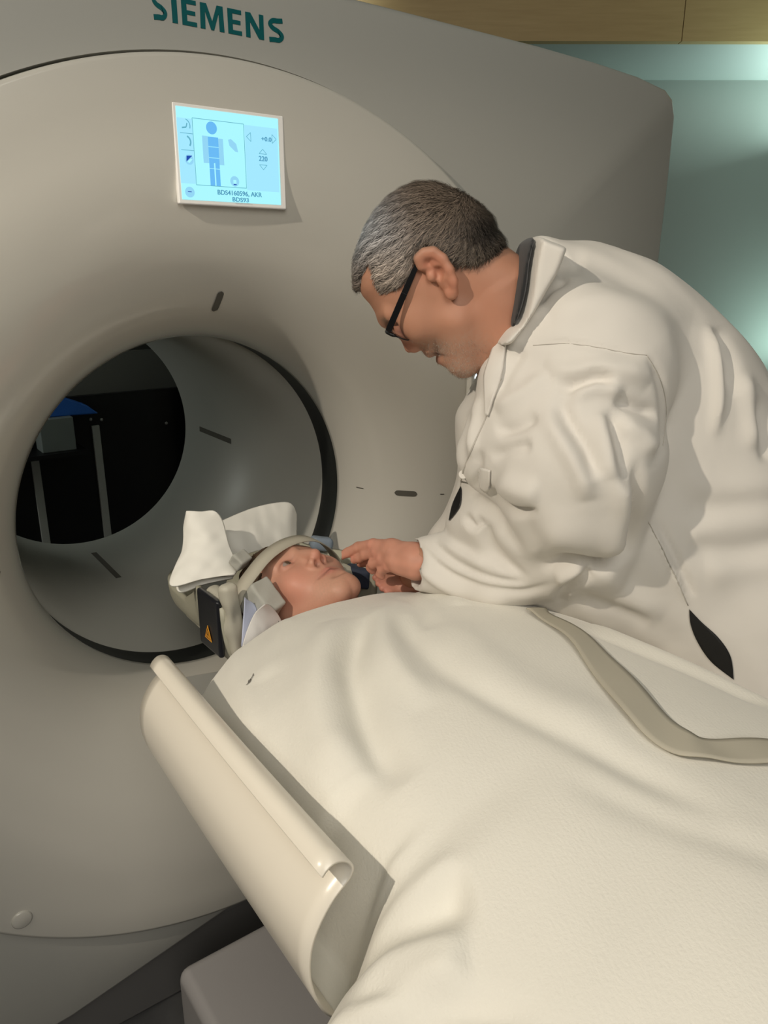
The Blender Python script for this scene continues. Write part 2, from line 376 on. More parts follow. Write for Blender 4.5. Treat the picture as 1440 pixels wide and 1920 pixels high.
# second control panel, mostly behind the leaning man's chin
CP = from_bm('control_panel', box_bm((.497, -.034, .17 + ZB), (.62, -.018, .285 + ZB)), M_disc, G, False, .004)
LED = emat('white_led', (.75, .9, 1.0), 6.0)
from_bm('display_light', capbm(.516, .262, .0085, -.0335, .002), LED, G, True)

# things seen through the bore, in the dark room behind
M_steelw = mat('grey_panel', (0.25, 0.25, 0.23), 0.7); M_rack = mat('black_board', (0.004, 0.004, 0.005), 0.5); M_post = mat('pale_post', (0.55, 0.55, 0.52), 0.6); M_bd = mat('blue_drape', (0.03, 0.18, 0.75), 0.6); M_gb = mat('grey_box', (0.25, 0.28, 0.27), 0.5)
s = from_bm('trim_4', box_bm((-.6, 2.95, -.22 + ZB), (1.6, 3.0, .065 + ZB)), M_steelw); s['kind'] = 'structure'
RK = empty('equipment_rack', (.45, 2.62, 0), 'black equipment rack with two pale upright strips, seen through the bore', 'rack')
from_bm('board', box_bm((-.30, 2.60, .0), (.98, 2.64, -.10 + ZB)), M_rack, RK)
for x0, zt in ((.412, -.246), (.118, -.345)): from_bm('upright_strip', box_bm((x0, 2.585, .0), (x0 + .036, 2.600, zt + ZB)), M_post, RK, False, .002)
for x, z in ((.413, -.215), (.464, -.222), (.788, -.275)):
    bm = bmesh.new(); bmesh.ops.create_uvsphere(bm, u_segments=12, v_segments=8, radius=.008, matrix=Matrix.Translation((x, 2.598, z + ZB))); from_bm('screw', bm, M_post, RK, True)
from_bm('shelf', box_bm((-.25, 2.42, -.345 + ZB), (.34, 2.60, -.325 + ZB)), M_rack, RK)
tag(from_bm('grey_box', box_bm((.15, 2.46, -.325 + ZB), (.30, 2.58, -.17 + ZB)), M_gb, None, False, .004), 'small grey box on the dark shelf seen through the bore', 'box')
tag(from_bm('blue_cover', prism_bm([(.0, 2.50, -.165 + ZB), (.43, 2.50, -.175 + ZB), (.38, 2.50, -.13 + ZB), (.28, 2.50, -.085 + ZB), (.18, 2.50, -.075 + ZB), (.0, 2.50, -.10 + ZB)], (0, .10, 0)), M_bd, None, False, .008), 'blue cover lying above the black rack seen through the bore', 'cover')
# plinth and lower parts
from_bm('plinth', box_bm((-1.0, .05, 0.0), (1.0, 1.15, .16)), M_plinth, G, False, .01)
#END_PART1

# ------------------------------------------------------------------ implicit-surface modelling
def smin(a, b, k):
    h = np.clip(0.5 + 0.5 * (b - a) / k, 0, 1)
    return b + (a - b) * h - k * h * (1 - h)
def smax(a, b, k): return -smin(-a, -b, k)
def s_ell(p, c, r):
    x, y, z = [(p[i] - c[i]) / r[i] for i in range(3)]
    k0 = np.sqrt(x * x + y * y + z * z); x, y, z = x / r[0], y / r[1], z / r[2]
    k1 = np.sqrt(x * x + y * y + z * z) + 1e-9
    return k0 * (k0 - 1) / k1
def s_cap(p, a, b, ra, rb=None):
    rb = ra if rb is None else rb
    a = np.asarray(a, float); b = np.asarray(b, float); ab = b - a; L2 = ab @ ab + 1e-12
    t = np.clip(((p[0] - a[0]) * ab[0] + (p[1] - a[1]) * ab[1] + (p[2] - a[2]) * ab[2]) / L2, 0, 1)
    d = np.sqrt((p[0] - a[0] - t * ab[0]) ** 2 + (p[1] - a[1] - t * ab[1]) ** 2 + (p[2] - a[2] - t * ab[2]) ** 2)
    return d - (ra + (rb - ra) * t)
def s_chain(p, pts, rads, k=0.01):
    d = None
    for i in range(len(pts) - 1):
        e = s_cap(p, pts[i], pts[i + 1], rads[i], rads[i + 1]); d = e if d is None else smin(d, e, k)
    return d
def poly_dist(poly, X, Y):
    """signed distance to an outline, positive inside"""
    best = np.full(X.shape, 1e9); ins = np.zeros(X.shape, bool); n = len(poly)
    for i in range(n):
        (x1, y1), (x2, y2) = poly[i], poly[(i + 1) % n]
        ex, ey = x2 - x1, y2 - y1; L = ex * ex + ey * ey + 1e-18
        t = np.clip(((X - x1) * ex + (Y - y1) * ey) / L, 0, 1)
        best = np.minimum(best, (X - x1 - t * ex) ** 2 + (Y - y1 - t * ey) ** 2)
        c = ((y1 > Y) != (y2 > Y)) & (X < (x2 - x1) * (Y - y1) / ((y2 - y1) if abs(y2 - y1) > 1e-12 else 1e-12) + x1)
        ins ^= c
    return np.where(ins, 1, -1) * np.sqrt(best)
def s_infl(p, poly, Wd, Dm, wc=0.0):
    """an outline in (u, v) given a rounded body of half-thickness Wd across w"""
    X = p[0][:, :, :1]; Y = p[1][:, :, :1]
    D = poly_dist(poly, np.broadcast_to(X, np.broadcast(X, Y).shape) + 0.0, np.broadcast_to(Y, np.broadcast(X, Y).shape) + 0.0) if p[0].ndim == 3 else poly_dist(poly, p[0], p[1])
    q = np.maximum(0, 1 - D / Dm); sc = np.minimum(Dm, Wd)
    return (np.sqrt(q * q + ((p[2] - wc) / Wd) ** 2 + 1e-9) - 1) * sc
def surfnet(f, lo, hi, h):
    n = [int(math.ceil((hi[i] - lo[i]) / h)) + 1 for i in range(3)]
    ax = [lo[i] + h * np.arange(n[i]) for i in range(3)]
    p = (ax[0][:, None, None], ax[1][None, :, None], ax[2][None, None, :])
    p = np.broadcast_arrays(*p)
    F = np.asarray(f(p), dtype=np.float32)
    S = F < 0
    nc = tuple(k - 1 for k in n)
    cnt = np.zeros(nc, np.int16)
    sl = lambda i, j, k: (slice(i, i + nc[0]), slice(j, j + nc[1]), slice(k, k + nc[2]))
    for i in (0, 1):
        for j in (0, 1):
            for k in (0, 1): cnt += S[sl(i, j, k)]
    act = (cnt > 0) & (cnt < 8)
    ci = np.argwhere(act); idx = -np.ones(nc, np.int64); idx[act] = np.arange(len(ci))
    acc = np.zeros((len(ci), 3)); num = np.zeros(len(ci))
    cor = [(i, j, k) for i in (0, 1) for j in (0, 1) for k in (0, 1)]
    val = {c: F[ci[:, 0] + c[0], ci[:, 1] + c[1], ci[:, 2] + c[2]] for c in cor}
    for c in cor:
        for a in range(3):
            if c[a] == 0:
                e = list(c); e[a] = 1; e = tuple(e)
                v0, v1 = val[c], val[e]; m = (v0 < 0) != (v1 < 0)
                t = np.where(m, v0 / np.where(v0 == v1, 1, v0 - v1), 0)
                q = np.array(c, float)[None, :].repeat(len(ci), 0); q[:, a] += t
                acc[m] += q[m]; num[m] += 1
    verts = (ci + acc / num[:, None]) * h + np.array(lo)
    faces = []
    for a in range(3):
        b, c = (a + 1) % 3, (a + 2) % 3
        s0 = [slice(None)] * 3; s1 = [slice(None)] * 3
        s0[a] = slice(0, -1); s1[a] = slice(1, None)
        for d_ in (b, c): s0[d_] = slice(1, -1); s1[d_] = slice(1, -1)
        A, B = S[tuple(s0)], S[tuple(s1)]
        for flip, M in ((False, A & ~B), (True, ~A & B)):
            e = np.argwhere(M)
            off = np.zeros(3, int); off[b] = 1; off[c] = 1; e = e + off
            def g(db, dc):
                o = e.copy(); o[:, b] -= db; o[:, c] -= dc
                return idx[o[:, 0], o[:, 1], o[:, 2]]
            q = np.stack([g(1, 1), g(0, 1), g(0, 0), g(1, 0)], 1)
            if flip: q = q[:, ::-1]
            faces.append(q)
    faces = np.concatenate(faces); faces = faces[(faces >= 0).all(1)]
    return verts, faces
def np_mesh(name, verts, faces):
    me = bpy.data.meshes.new(name)
    me.vertices.add(len(verts)); me.vertices.foreach_set('co', np.asarray(verts, np.float32).ravel())
    me.loops.add(len(faces) * 4); me.loops.foreach_set('vertex_index', np.asarray(faces, np.int32).ravel())
    me.polygons.add(len(faces)); me.polygons.foreach_set('loop_start', np.arange(0, len(faces) * 4, 4, dtype=np.int32))
    me.polygons.foreach_set('loop_total', np.full(len(faces), 4, np.int32))
    me.update(calc_edges=True); me.validate(); return me
def relax(verts, faces, n=1, w=0.5):
    E = np.concatenate([faces[:, [i, (i + 1) % 4]] for i in range(4)])
    for _ in range(n):
        s = np.zeros_like(verts); c = np.zeros(len(verts))
        for a, b in ((0, 1), (1, 0)):
            for k in range(3): s[:, k] += np.bincount(E[:, a], verts[E[:, b], k], len(verts))
            c += np.bincount(E[:, a], minlength=len(verts))
        verts = verts * (1 - w) + w * s / np.maximum(c, 1)[:, None]
    return verts
def vnormals(verts, faces):
    n = np.cross(verts[faces[:, 2]] - verts[faces[:, 0]], verts[faces[:, 3]] - verts[faces[:, 1]])
    out = np.zeros_like(verts)
    for k in range(4):
        for a in range(3): out[:, a] += np.bincount(faces[:, k], n[:, a], len(verts))
    return out / (np.linalg.norm(out, axis=1, keepdims=True) + 1e-12)
rng = np.random.default_rng(7)
def sinnoise(P, freq, n=10, seed=0, aniso=(1, 1, 1)):
    r = np.random.default_rng(seed); out = np.zeros(len(P))
    for _ in range(n):
        k = r.normal(size=3); k /= np.linalg.norm(k); k = k * np.array(aniso) * freq * r.uniform(.6, 1.6)
        out += np.sin(P @ k + r.uniform(0, 6.28))
    return out / math.sqrt(n)
def set_col(me, col, name='Col'):
    a = me.color_attributes.new(name, 'FLOAT_COLOR', 'POINT')
    c = np.ones((len(me.vertices), 4), np.float32); c[:, :3] = col; a.data.foreach_set('color', c.ravel())
# viewer-aligned axes, used only as convenient axes to measure the leaning man along: u right, v up, w towards the viewer, w = 0 one metre off
CM = np.stack([CR, CU, -CF])
def toW(q): return CC + CF + np.asarray(q) @ CM
def toL(P): return (np.asarray(P) - CC - CF) @ CM.T
def Lp(px, py, t=1.0): return np.array([(px - 720) / 1420.7 * t, -(py - 960) / 1420.7 * t, 1 - t])
def Wp(px, py, t=1.0): return toW(Lp(px, py, t))
def poly2(pts, t, smooth=0):
    q = [Lp(x, y, t)[:2] for x, y in pts]
    return [tuple(v) for v in (catmull(q, smooth, True) if smooth else q)]
def scr(Pw):
    l = toL(Pw); t = 1 - l[:, 2]
    return np.stack([720 + 1420.7 * l[:, 0] / t, 960 - 1420.7 * l[:, 1] / t], 1)
def seg_d(P, a, b):
    a = np.asarray(a, float); b = np.asarray(b, float); ab = b - a
    t = np.clip(((P - a) @ ab) / (ab @ ab + 1e-12), 0, 1)
    return np.linalg.norm(P - a - t[:, None] * ab, axis=1), t
def polyline_d(P, pts):
    best = np.full(len(P), 1e9); T = np.zeros(len(P)); n = len(pts) - 1
    for i in range(n):
        d, t = seg_d(P, pts[i], pts[i + 1]); m = d < best; best[m] = d[m]; T[m] = (i + t[m]) / n
    return best, T
def sm01(x): x = np.clip(x, 0, 1); return x * x * (3 - 2 * x)
#END_PART2

# ------------------------------------------------------------------ patient table
M_fab = mat('beige_vinyl', (0.50, 0.48, 0.40), 0.5, bump=0.15, bscale=25)
M_steel = mat('painted_steel', (0.35, 0.35, 0.33), 0.4)
T = empty('patient_table', (0, -1.0, 0), 'grey patient table carrying the blanket covered person into the scanner', 'table')
bm = box_bm((-.252, -1.95, .02), (.30, -.12, .265))
o = from_bm('base_cover', bm, M_tbase, T, True, .022, 4)
from_bm('column', box_bm((-.14, -1.7, .265), (.16, -.9, .745)), M_tbase, T, True, .02)
pr = [(-.215, -.195), (-.20, -.215), (-.1, -.238), (.1, -.238), (.22, -.215), (.235, -.195), (.1, -.212), (-.1, -.212)]
from_bm('tabletop', prism_bm([(x, -2.05, z + ZB) for x, z in pr], (0, 2.0, 0)), M_steel, T, True, .004)
from_bm('rail_knob', tube_bm([(-.300, -.345, -.150 + ZB), (-.235, -.345, -.165 + ZB)], [.013, .013], 20), M_shell, T, True, .003)

# rolled plastic arm support
near = [(-.320, .004), (-.3155, .0085), (-.308, .0115), (-.300, .0095), (-.293, .0035), (-.2905, -.004), (-.294, -.0115), (-.303, -.0185), (-.313, -.0275), (-.324, -.043), (-.3315, -.060), (-.3345, -.080), (-.3335, -.100), (-.328, -.122), (-.318, -.143), (-.302, -.160), (-.275, -.172), (-.24, -.178), (-.20, -.180)]
near = catmull(near, 5)
farp = [(x + .0185, z - .0215) for x, z in near]
bm = bmesh.new(); rows = []
for k in range(25):
    u = k / 24
    row = []
    for i, (a, b) in enumerate(zip(near, farp)):
        s = i / (len(near) - 1)
        y = -.775 + (.455 + .02 * math.sin(s * 3)) * u
        sag = .0015 * math.sin(u * 3.14)
        row.append(bm.verts.new((a[0] * (1 - u) + b[0] * u - sag, y, a[1] * (1 - u) + b[1] * u + ZB)))
    rows.append(row)
for A, B in zip(rows, rows[1:]):
    for i in range(len(near) - 1): bm.faces.new((A[i], A[i + 1], B[i + 1], B[i]))
o = from_bm('arm_support', bm, M_sheet, None, True)
m = o.modifiers.new('sol', 'SOLIDIFY'); m.thickness = .0026; m.offset = 0
tag(o, 'cream plastic arm support sheet with a rolled upper edge beside the patient', 'arm support')

# ------------------------------------------------------------------ blanket
def terry(name, col, rib=False):
    m = mat(name, col, 0.9, 0.2, bump=0.8, bscale=330, sheen=0.25, var=0.03, vscale=8); nt = m.node_tree; b = nt.nodes['Principled BSDF']
    if rib:
        tc = nt.nodes.new('ShaderNodeTexCoord'); wv = nt.nodes.new('ShaderNodeTexWave'); wv.inputs['Scale'].default_value = 95; wv.inputs['Distortion'].default_value = 5; wv.inputs['Detail'].default_value = 3; wv.inputs['Detail Scale'].default_value = 2.0
        mp = nt.nodes.new('ShaderNodeMapping'); mp.inputs['Rotation'].default_value = (0, 0, math.radians(52)); mp.inputs['Scale'].default_value = (1, 0.35, 1)
        nt.links.new(tc.outputs['Object'], mp.inputs[0]); nt.links.new(mp.outputs[0], wv.inputs[0])
        bn = nt.nodes.new('ShaderNodeBump'); bn.inputs['Strength'].default_value = 0.07; bn.inputs['Distance'].default_value = 0.0008
        old = b.inputs['Normal'].links[0].from_socket
        nt.links.new(wv.outputs['Fac'], bn.inputs['Height']); nt.links.new(old, bn.inputs['Normal']); nt.links.new(bn.outputs[0], b.inputs['Normal'])
    return m
M_blanket = terry('terry_blanket', (0.76, 0.74, 0.67), True)
def strokes(X, Y, lst):
    P = np.stack([X.ravel(), Y.ravel()], 1); out = np.zeros(len(P))
    for pts, amp, sg in lst:
        q = catmull([np.array(p) for p in pts], 5); d, t = polyline_d(P, q)
        out += amp * np.exp(-(d / sg) ** 2) * sm01(t * 4 + .15) * sm01((1 - t) * 4 + .1)
    return out.reshape(X.shape)
BF = [([(-.24, -.66), (-.252, -.72), (-.258, -.765)], -.016, .034), ([(-.315, -.785), (-.285, -.812), (-.25, -.832), (-.22, -.845)], -.022, .021), ([(-.385, -.80), (-.345, -.838), (-.30, -.865), (-.26, -.89)], .014, .016), ([(-.30, -.77), (-.26, -.80), (-.21, -.82)], .006, .012), ([(-.012, -.40), (-.105, -.495), (-.150, -.58), (-.178, -.65), (-.194, -.72)], -.019, .019),
      ([(.035, -.36), (-.045, -.47), (-.09, -.56), (-.115, -.66)], .012, .020),
      ([(-.043, -.355), (-.137, -.466), (-.200, -.570), (-.225, -.66)], .014, .026),
      ([(.010, -.44), (-.03, -.52), (-.057, -.63), (-.050, -.74), (-.033, -.85), (-.02, -.95)], -.008, .018),
      ([(.05, -.48), (.0, -.60), (-.01, -.72), (.01, -.83)], .005, .028),
      ([(-.09, -.82), (-.062, -.911), (-.029, -.981), (.03, -1.05)], -.004, .018),
      ([(-.335, -.80), (-.312, -.845), (-.285, -.895), (-.25, -.95)], -.007, .010),
      ([(-.32, -.79), (-.290, -.83), (-.25, -.88)], .006, .012),
      ([(.114, -.30), (.06, -.42), (.0, -.52)], -.007, .014),
      ([(.16, -.29), (.13, -.40), (.10, -.47)], .008, .018),
      ([(-.06, -.26), (-.13, -.33), (-.19, -.42)], .006, .02),
      ([(-.15, -.25), (-.19, -.33), (-.22, -.42), (-.25, -.50)], .006, .016),
      ([(.19, -.60), (.215, -.72), (.23, -.86)], -.008, .016),
      ([(.23, -.58), (.25, -.72), (.265, -.9)], .006, .014)]
yk = [-2.1, -1.7, -1.4, -1.1, -.9, -.7, -.5, -.4, -.3, -.24, -.2]
zk = [-.09, -.06, -.035, .012, .030, .035, .024, .004, -.024, -.040, -.055]
sk = [0, .06, .10, .15, .20, .25, .30, .34, .38, .42]
dk = [0, .002, .006, .015, .030, .055, .100, .155, .20, .235]
from bisect import bisect
def pchip(x, xs, ys):
    xs = np.array(xs); ys = np.array(ys); h = np.diff(xs); dl = np.diff(ys) / h
    m = np.zeros(len(xs)); m[1:-1] = np.where(dl[:-1] * dl[1:] > 0, 2 * dl[:-1] * dl[1:] / (dl[:-1] + dl[1:] + 1e-12), 0); m[0] = dl[0]; m[-1] = dl[-1]
    i = np.clip(np.searchsorted(xs, x) - 1, 0, len(xs) - 2); t = (x - xs[i]) / h[i]; t = np.clip(t, -.2, 1.2)
    return (2 * t**3 - 3 * t**2 + 1) * ys[i] + (t**3 - 2 * t**2 + t) * h[i] * m[i] + (-2 * t**3 + 3 * t**2) * ys[i + 1] + (t**3 - t**2) * h[i] * m[i + 1]
def H(X, Y, folds=True):
    X = np.asarray(X, float); Y = np.asarray(Y, float)
    zc = pchip(Y, yk, zk); s = np.abs(X - .02)
    tight = np.where(X < 0, sm01((Y + .80) / .05), 0)          # tucked in beside the arm support
    s2 = s + tight * np.maximum(0, s - .262) * 1.6
    s2 = s2 * (1 - .125 * np.where(X < 0, 1 - sm01((Y + .83) / .05), 0)); narrow = sm01((Y + .5) / .28); s2 = s2 * (1 + .12 * narrow)
    z = zc - pchip(s2, sk, dk)
    if folds:
        z = z + strokes(X, Y, BF) + .0012 * sinnoise(np.stack([X.ravel(), Y.ravel(), 0 * X.ravel()], 1), 45, 12, 3).reshape(X.shape)
        z = z + .0022 * sinnoise(np.stack([X.ravel(), Y.ravel(), 0 * X.ravel()], 1), 18, 8, 5, (1, .6, 1)).reshape(X.shape)
    return z
ys = np.linspace(-.235, -2.0, 420); us = np.linspace(0, 1, 190)
YY, UU = np.meshgrid(ys, us, indexing='ij')
xl = -.378 + .070 * sm01((YY + .825) / .045) + .008 * sm01((YY + .65) / .3) + .07 * sm01((YY + .42) / .2)
xr = .335 - .04 * sm01((YY + .6) / .3)
XX = xl + (xr - xl) * UU
YY2 = YY - .015 * sm01((YY + .5) / .25) * np.sin(XX * 14 + 1) - .05 * sm01((YY + .4) / .17) * (np.clip(np.abs(XX - .06) - .05, 0, 1) / .2) ** 1.5
ZZ = H(XX, YY2)
# rolled leading edge at the neck
e = np.clip((YY2[0:1] - YY2) / .016, 0, 1); ZZ = ZZ - .012 * (1 - np.sqrt(np.clip(1 - (1 - e) ** 2, 0, 1)))
ZZ = np.maximum(ZZ, -.192 + .040 * sm01((YY2 + .825) / .045) * (XX < 0))
ny, nx = ZZ.shape
vb = np.stack([XX, YY2, ZZ + ZB], -1).reshape(-1, 3)
ii, jj = np.meshgrid(np.arange(ny - 1), np.arange(nx - 1), indexing='ij'); a0 = (ii * nx + jj).ravel()
fb = np.stack([a0, a0 + nx, a0 + nx + 1, a0 + 1], 1)
bl = link('blanket', np_mesh('blanket', vb, fb), M_blanket)
m = bl.modifiers.new('sol', 'SOLIDIFY'); m.thickness = .006; m.offset = -1
tag(bl, 'cream terry blanket spread over the body of the patient', 'blanket')
# small laundry mark printed in the blanket corner
M_ink = mat('grey_ink', (0.10, 0.09, 0.08), 0.9)
bm = bmesh.new()
for a, b, wd in (((-.207, -.401), (-.200, -.399), .0009), ((-.203, -.3985), (-.199, -.393), .0007), ((-.198, -.3935), (-.1935, -.3915), .0007), ((-.192, -.389), (-.1885, -.3845), .0006), ((-.200, -.398), (-.197, -.394), .0012), ((-.194, -.3905), (-.190, -.3895), .0006)):
    a = np.array(a); b = np.array(b); n = np.array([-(b - a)[1], (b - a)[0]]); n = n / np.linalg.norm(n) * wd
    for k in range(3):
        q0, q1 = a + (b - a) * k / 3, a + (b - a) * (k + 1) / 3
        c4 = [q0 + n, q1 + n * (.6 + .3 * k), q1 - n, q0 - n * .5]
        bm.faces.new([bm.verts.new((p[0], p[1], float(H(p[0:1], p[1:2])[0]) + ZB + .0012)) for p in c4])
from_bm('laundry_mark', bm, M_ink, bl, False)
# broad strap lying on the blanket
M_strap = mat('grey_beige_webbing', (0.46, 0.43, 0.35), 0.75, bump=0.25, bscale=500)
SL = catmull([(.165, -.53), (.151, -.566), (.121, -.639), (.066, -.727), (.019, -.813), (.012, -.867), (.036, -.896), (.078, -.924), (.14, -.955), (.21, -.975)], 8)
SR = catmull([(.200, -.535), (.182, -.567), (.152, -.652), (.116, -.725), (.070, -.809), (.053, -.854), (.062, -.872), (.113, -.900), (.165, -.925), (.23, -.945)], 8)
def strap_mesh(A, B, lift, wav=.0015, n=7):
    rows = []; bm = bmesh.new()
    for i, (a, b) in enumerate(zip(A, B)):
        u = np.linspace(0, 1, n); x = a[0] + (b[0] - a[0]) * u; y = a[1] + (b[1] - a[1]) * u
        z = H(x, y, True) + lift + wav * np.sin(i * .45 + u * 2)
        rows.append([bm.verts.new((x[k], y[k], z[k] + ZB)) for k in range(n)])
    for P_, Q_ in zip(rows, rows[1:]):
        for k in range(n - 1): bm.faces.new((P_[k], P_[k + 1], Q_[k + 1], Q_[k]))
    return bm
o = from_bm('body_strap', strap_mesh(SL, SR, .0055), M_strap, None, True)
m = o.modifiers.new('sol', 'SOLIDIFY'); m.thickness = .0018; m.offset = 1
tag(o, 'loose grey-beige fabric strap lying across the blanket below the leaning elbow', 'strap')
#END_PART3

# ------------------------------------------------------------------ patient
HC = np.array([.040, -.095, -.082 + ZB])
HX = np.array([.971, .229, .061]); HYv = np.array([-.008, -.225, .974]); HZv = np.array([-.237, .947, .216])
HM = np.stack([v / np.linalg.norm(v) for v in (HX, HYv, HZv)])
def hW(q): return HC + np.asarray(q, float) @ HM
M_skin = mat('skin', (0.6, 0.33, 0.24), 0.48, 0.35, bump=0.08, bscale=900, sss=0.12, vcol='Col')
M_skin2 = mat('skin_weathered', (0.5, 0.25, 0.16), 0.52, 0.35, bump=0.12, bscale=700, sss=0.10, vcol='Col')
def head_sdf(p):
    ax = np.abs(p[0]); q = (ax, p[1], p[2]); x, y, z = q
    d = s_ell(q, (0, -.022, .030), (.074, .094, .088))
    d = smin(d, s_ell(q, (0, .025, -.030), (.060, .058, .078)), .03)
    d = smin(d, s_cap(q, (.048, -.005, -.055), (.014, .066, -.108), .020, .018), .028)
    d = smin(d, s_ell(q, (0, .070, -.104), (.022, .020, .018)), .018)
    d = smin(d, s_ell(q, (0, .050, -.075), (.040, .036, .040)), .02)
    d = smin(d, s_ell(q, (.036, .052, -.034), (.026, .024, .028)), .02)
    d = smin(d, s_cap(q, (.0, .074, .026), (.040, .060, .022), .0125, .010), .016)
    d = smin(d, s_cap(q, (0, -.025, -.05), (0, -.045, -.20), .056, .062), .03)
    d = smin(d, s_cap(q, (0, .02, -.13), (0, .012, -.16), .012, .012), .03)
    # eye sockets
    d = smax(d, -s_ell(q, (.031, .092, .000), (.017, .020, .011)), .012)
    d = smin(d, s_ell(q, (.0315, .0665, .0), (.0145, .0135, .0125)), .004)
    d = smax(d, -s_ell(q, (.0315, .082, -.0005), (.0130, .010, .0034)), .002)
    # nose
    n = s_cap(q, (0, .079, .010), (0, .099, -.033), .0075, .0105)
    n = smin(n, s_cap(q, (0, .070, -.010), (0, .080, -.040), .011, .014), .010)
    n = smin(n, s_ell(q, (.0125, .088, -.040), (.0075, .0105, .0080)), .006)
    d = smin(d, n, .008)
    d = smax(d, -s_ell(q, (.0078, .093, -.0485), (.0046, .0072, .0070)), .002)
    # mouth
    d = smax(d, -s_cap(q, (0, .100, -.054), (0, .094, -.062), .004, .005), .005)
    d = smin(d, s_cap(q, (0, .0845, -.0660), (.019, .0765, -.0690), .0050, .0025), .005)
    d = smin(d, s_cap(q, (0, .0835, -.0755), (.016, .0765, -.0725), .0058, .0025), .005)
    d = smax(d, -s_cap(q, (0, .0920, -.0705), (.024, .0790, -.0715), .0022, .0016), .003)
    d = smax(d, -s_ell(q, (0, .092, -.0885), (.016, .006, .006)), .006)
    # ears
    e = s_ell(q, (.078, -.012, -.008), (.007, .018, .031)); e = smax(e, -s_ell(q, (.087, -.006, -.004), (.007, .009, .016)), .004)
    return smin(d, e, .005)
V1, F1 = surfnet(head_sdf, (-.098, -.125, -.19), (.098, .125, .13), .0022)
V1 = relax(V1, F1, 1, .4)
def gb(P, c, r): return np.exp(-(((P - np.array(c)) / np.array(r)) ** 2).sum(1))
A = V1.copy(); A[:, 0] = np.abs(A[:, 0])
base = np.array([.57, .305, .215]); col = np.tile(base, (len(A), 1))
def blend(col, m, c): m = np.clip(m, 0, 1)[:, None]; return col * (1 - m) + np.array(c) * m
col = blend(col, .55 * gb(A, (.045, .055, -.04), (.03, .04, .035)), (.66, .25, .18))
col = blend(col, .5 * gb(A, (.0, .1, -.04), (.014, .02, .014)), (.60, .22, .15))
col = blend(col, .30 * gb(A, (.02, .07, -.095), (.045, .05, .03)) * (.7 + .5 * sinnoise(V1, 1500, 12, 2)), (.40, .25, .17))
lipm = (gb(A, (.0, .088, -.066), (.022, .014, .0042)) + gb(A, (.0, .088, -.0757), (.019, .014, .005)))
col = blend(col, .85 * lipm * (A[:, 1] > .06), (.50, .19, .15))
col = blend(col, .9 * gb(A, (.0, .092, -.0707), (.026, .02, .0016)), (.16, .05, .04))
col = blend(col, .9 * gb(A, (.0075, .094, -.0495), (.005, .010, .0055)), (.08, .02, .015))
col = blend(col, .5 * gb(A, (.031, .075, .0), (.020, .02, .010)), (.45, .19, .14)); col = blend(col, .8 * gb(A, (.031, .080, .0045), (.014, .012, .0022)), (.16, .07, .05)); col = blend(col, .6 * gb(A, (.031, .080, -.005), (.013, .012, .0018)), (.30, .12, .09))
col = blend(col, .8 * gb(A, (.034, .08, .023), (.022, .02, .0045)), (.16, .09, .05))
def body_sdf(p):
    q = (np.abs(p[0] - .02), p[1], p[2])
    d = s_ell(q, (0, -.45, -.115), (.185, .23, .085)); d = smin(d, s_ell(q, (0, -.75, -.115), (.165, .26, .085)), .06)
    d = smin(d, s_cap(q, (.15, -.33, -.12), (.19, -.62, -.13), .045, .038), .02)
    d = smin(d, s_cap(q, (.19, -.62, -.13), (.17, -.86, -.10), .036, .028), .01)
    d = smin(d, s_cap(q, (.17, -.86, -.10), (.12, -.95, -.085), .026, .018), .01)
    d = smin(d, s_cap(q, (.09, -.95, -.12), (.09, -1.38, -.13), .075, .052), .03)
    d = smin(d, s_cap(q, (.09, -1.38, -.13), (.09, -1.80, -.15), .050, .036), .02)
    d = smin(d, s_cap(q, (.09, -1.80, -.15), (.11, -1.83, -.09), .032, .025), .02)
    return smin(d, s_cap(p, (.035, -.215, -.125), (.02, -.30, -.125), .06, .075), .05)
V2, F2 = surfnet(body_sdf, (-.24, -1.90, -.215), (.28, -.16, .02), .010); V2 = relax(V2, F2, 2)
V1w = hW(V1); V2w = V2 + np.array([0, 0, ZB])
if np.linalg.det(HM) < 0: F1 = F1[:, ::-1]
pm = np_mesh('body', np.vstack([V1w, V2w]), np.vstack([F1, F2 + len(V1)]))
set_col(pm, np.vstack([col, np.tile(base, (len(V2), 1))]))
PT = empty('person', (.02, -.6, .8), 'person lying face up on the table, covered to the neck by a cream blanket', 'person')
link('body', pm, M_skin, PT)
# eyes
M_eye = mat('eye', (0.8, 0.75, 0.7), 0.12, 0.6, vcol='Col')
for sx in (-1, 1):
    bm = bmesh.new(); bmesh.ops.create_uvsphere(bm, u_segments=32, v_segments=24, radius=.0122)
    me = bpy.data.meshes.new('eye'); bm.to_mesh(me); bm.free()
    co = np.empty(len(me.vertices) * 3); me.vertices.foreach_get('co', co); co = co.reshape(-1, 3)
    g = np.array([.25, .94, .05]); g /= np.linalg.norm(g); a = np.degrees(np.arccos(np.clip((co / .0122) @ g, -1, 1)))
    c = np.tile([.30, .24, .21], (len(co), 1)); c[a < 36] = (.10, .055, .03); c[a < 12] = (.004, .004, .004)
    set_col(me, c)
    me.vertices.foreach_set('co', hW(co + np.array([sx * .0315, .0672, 0])).ravel().astype(np.float32)); me.update()
    link('eye', me, M_eye, PT)
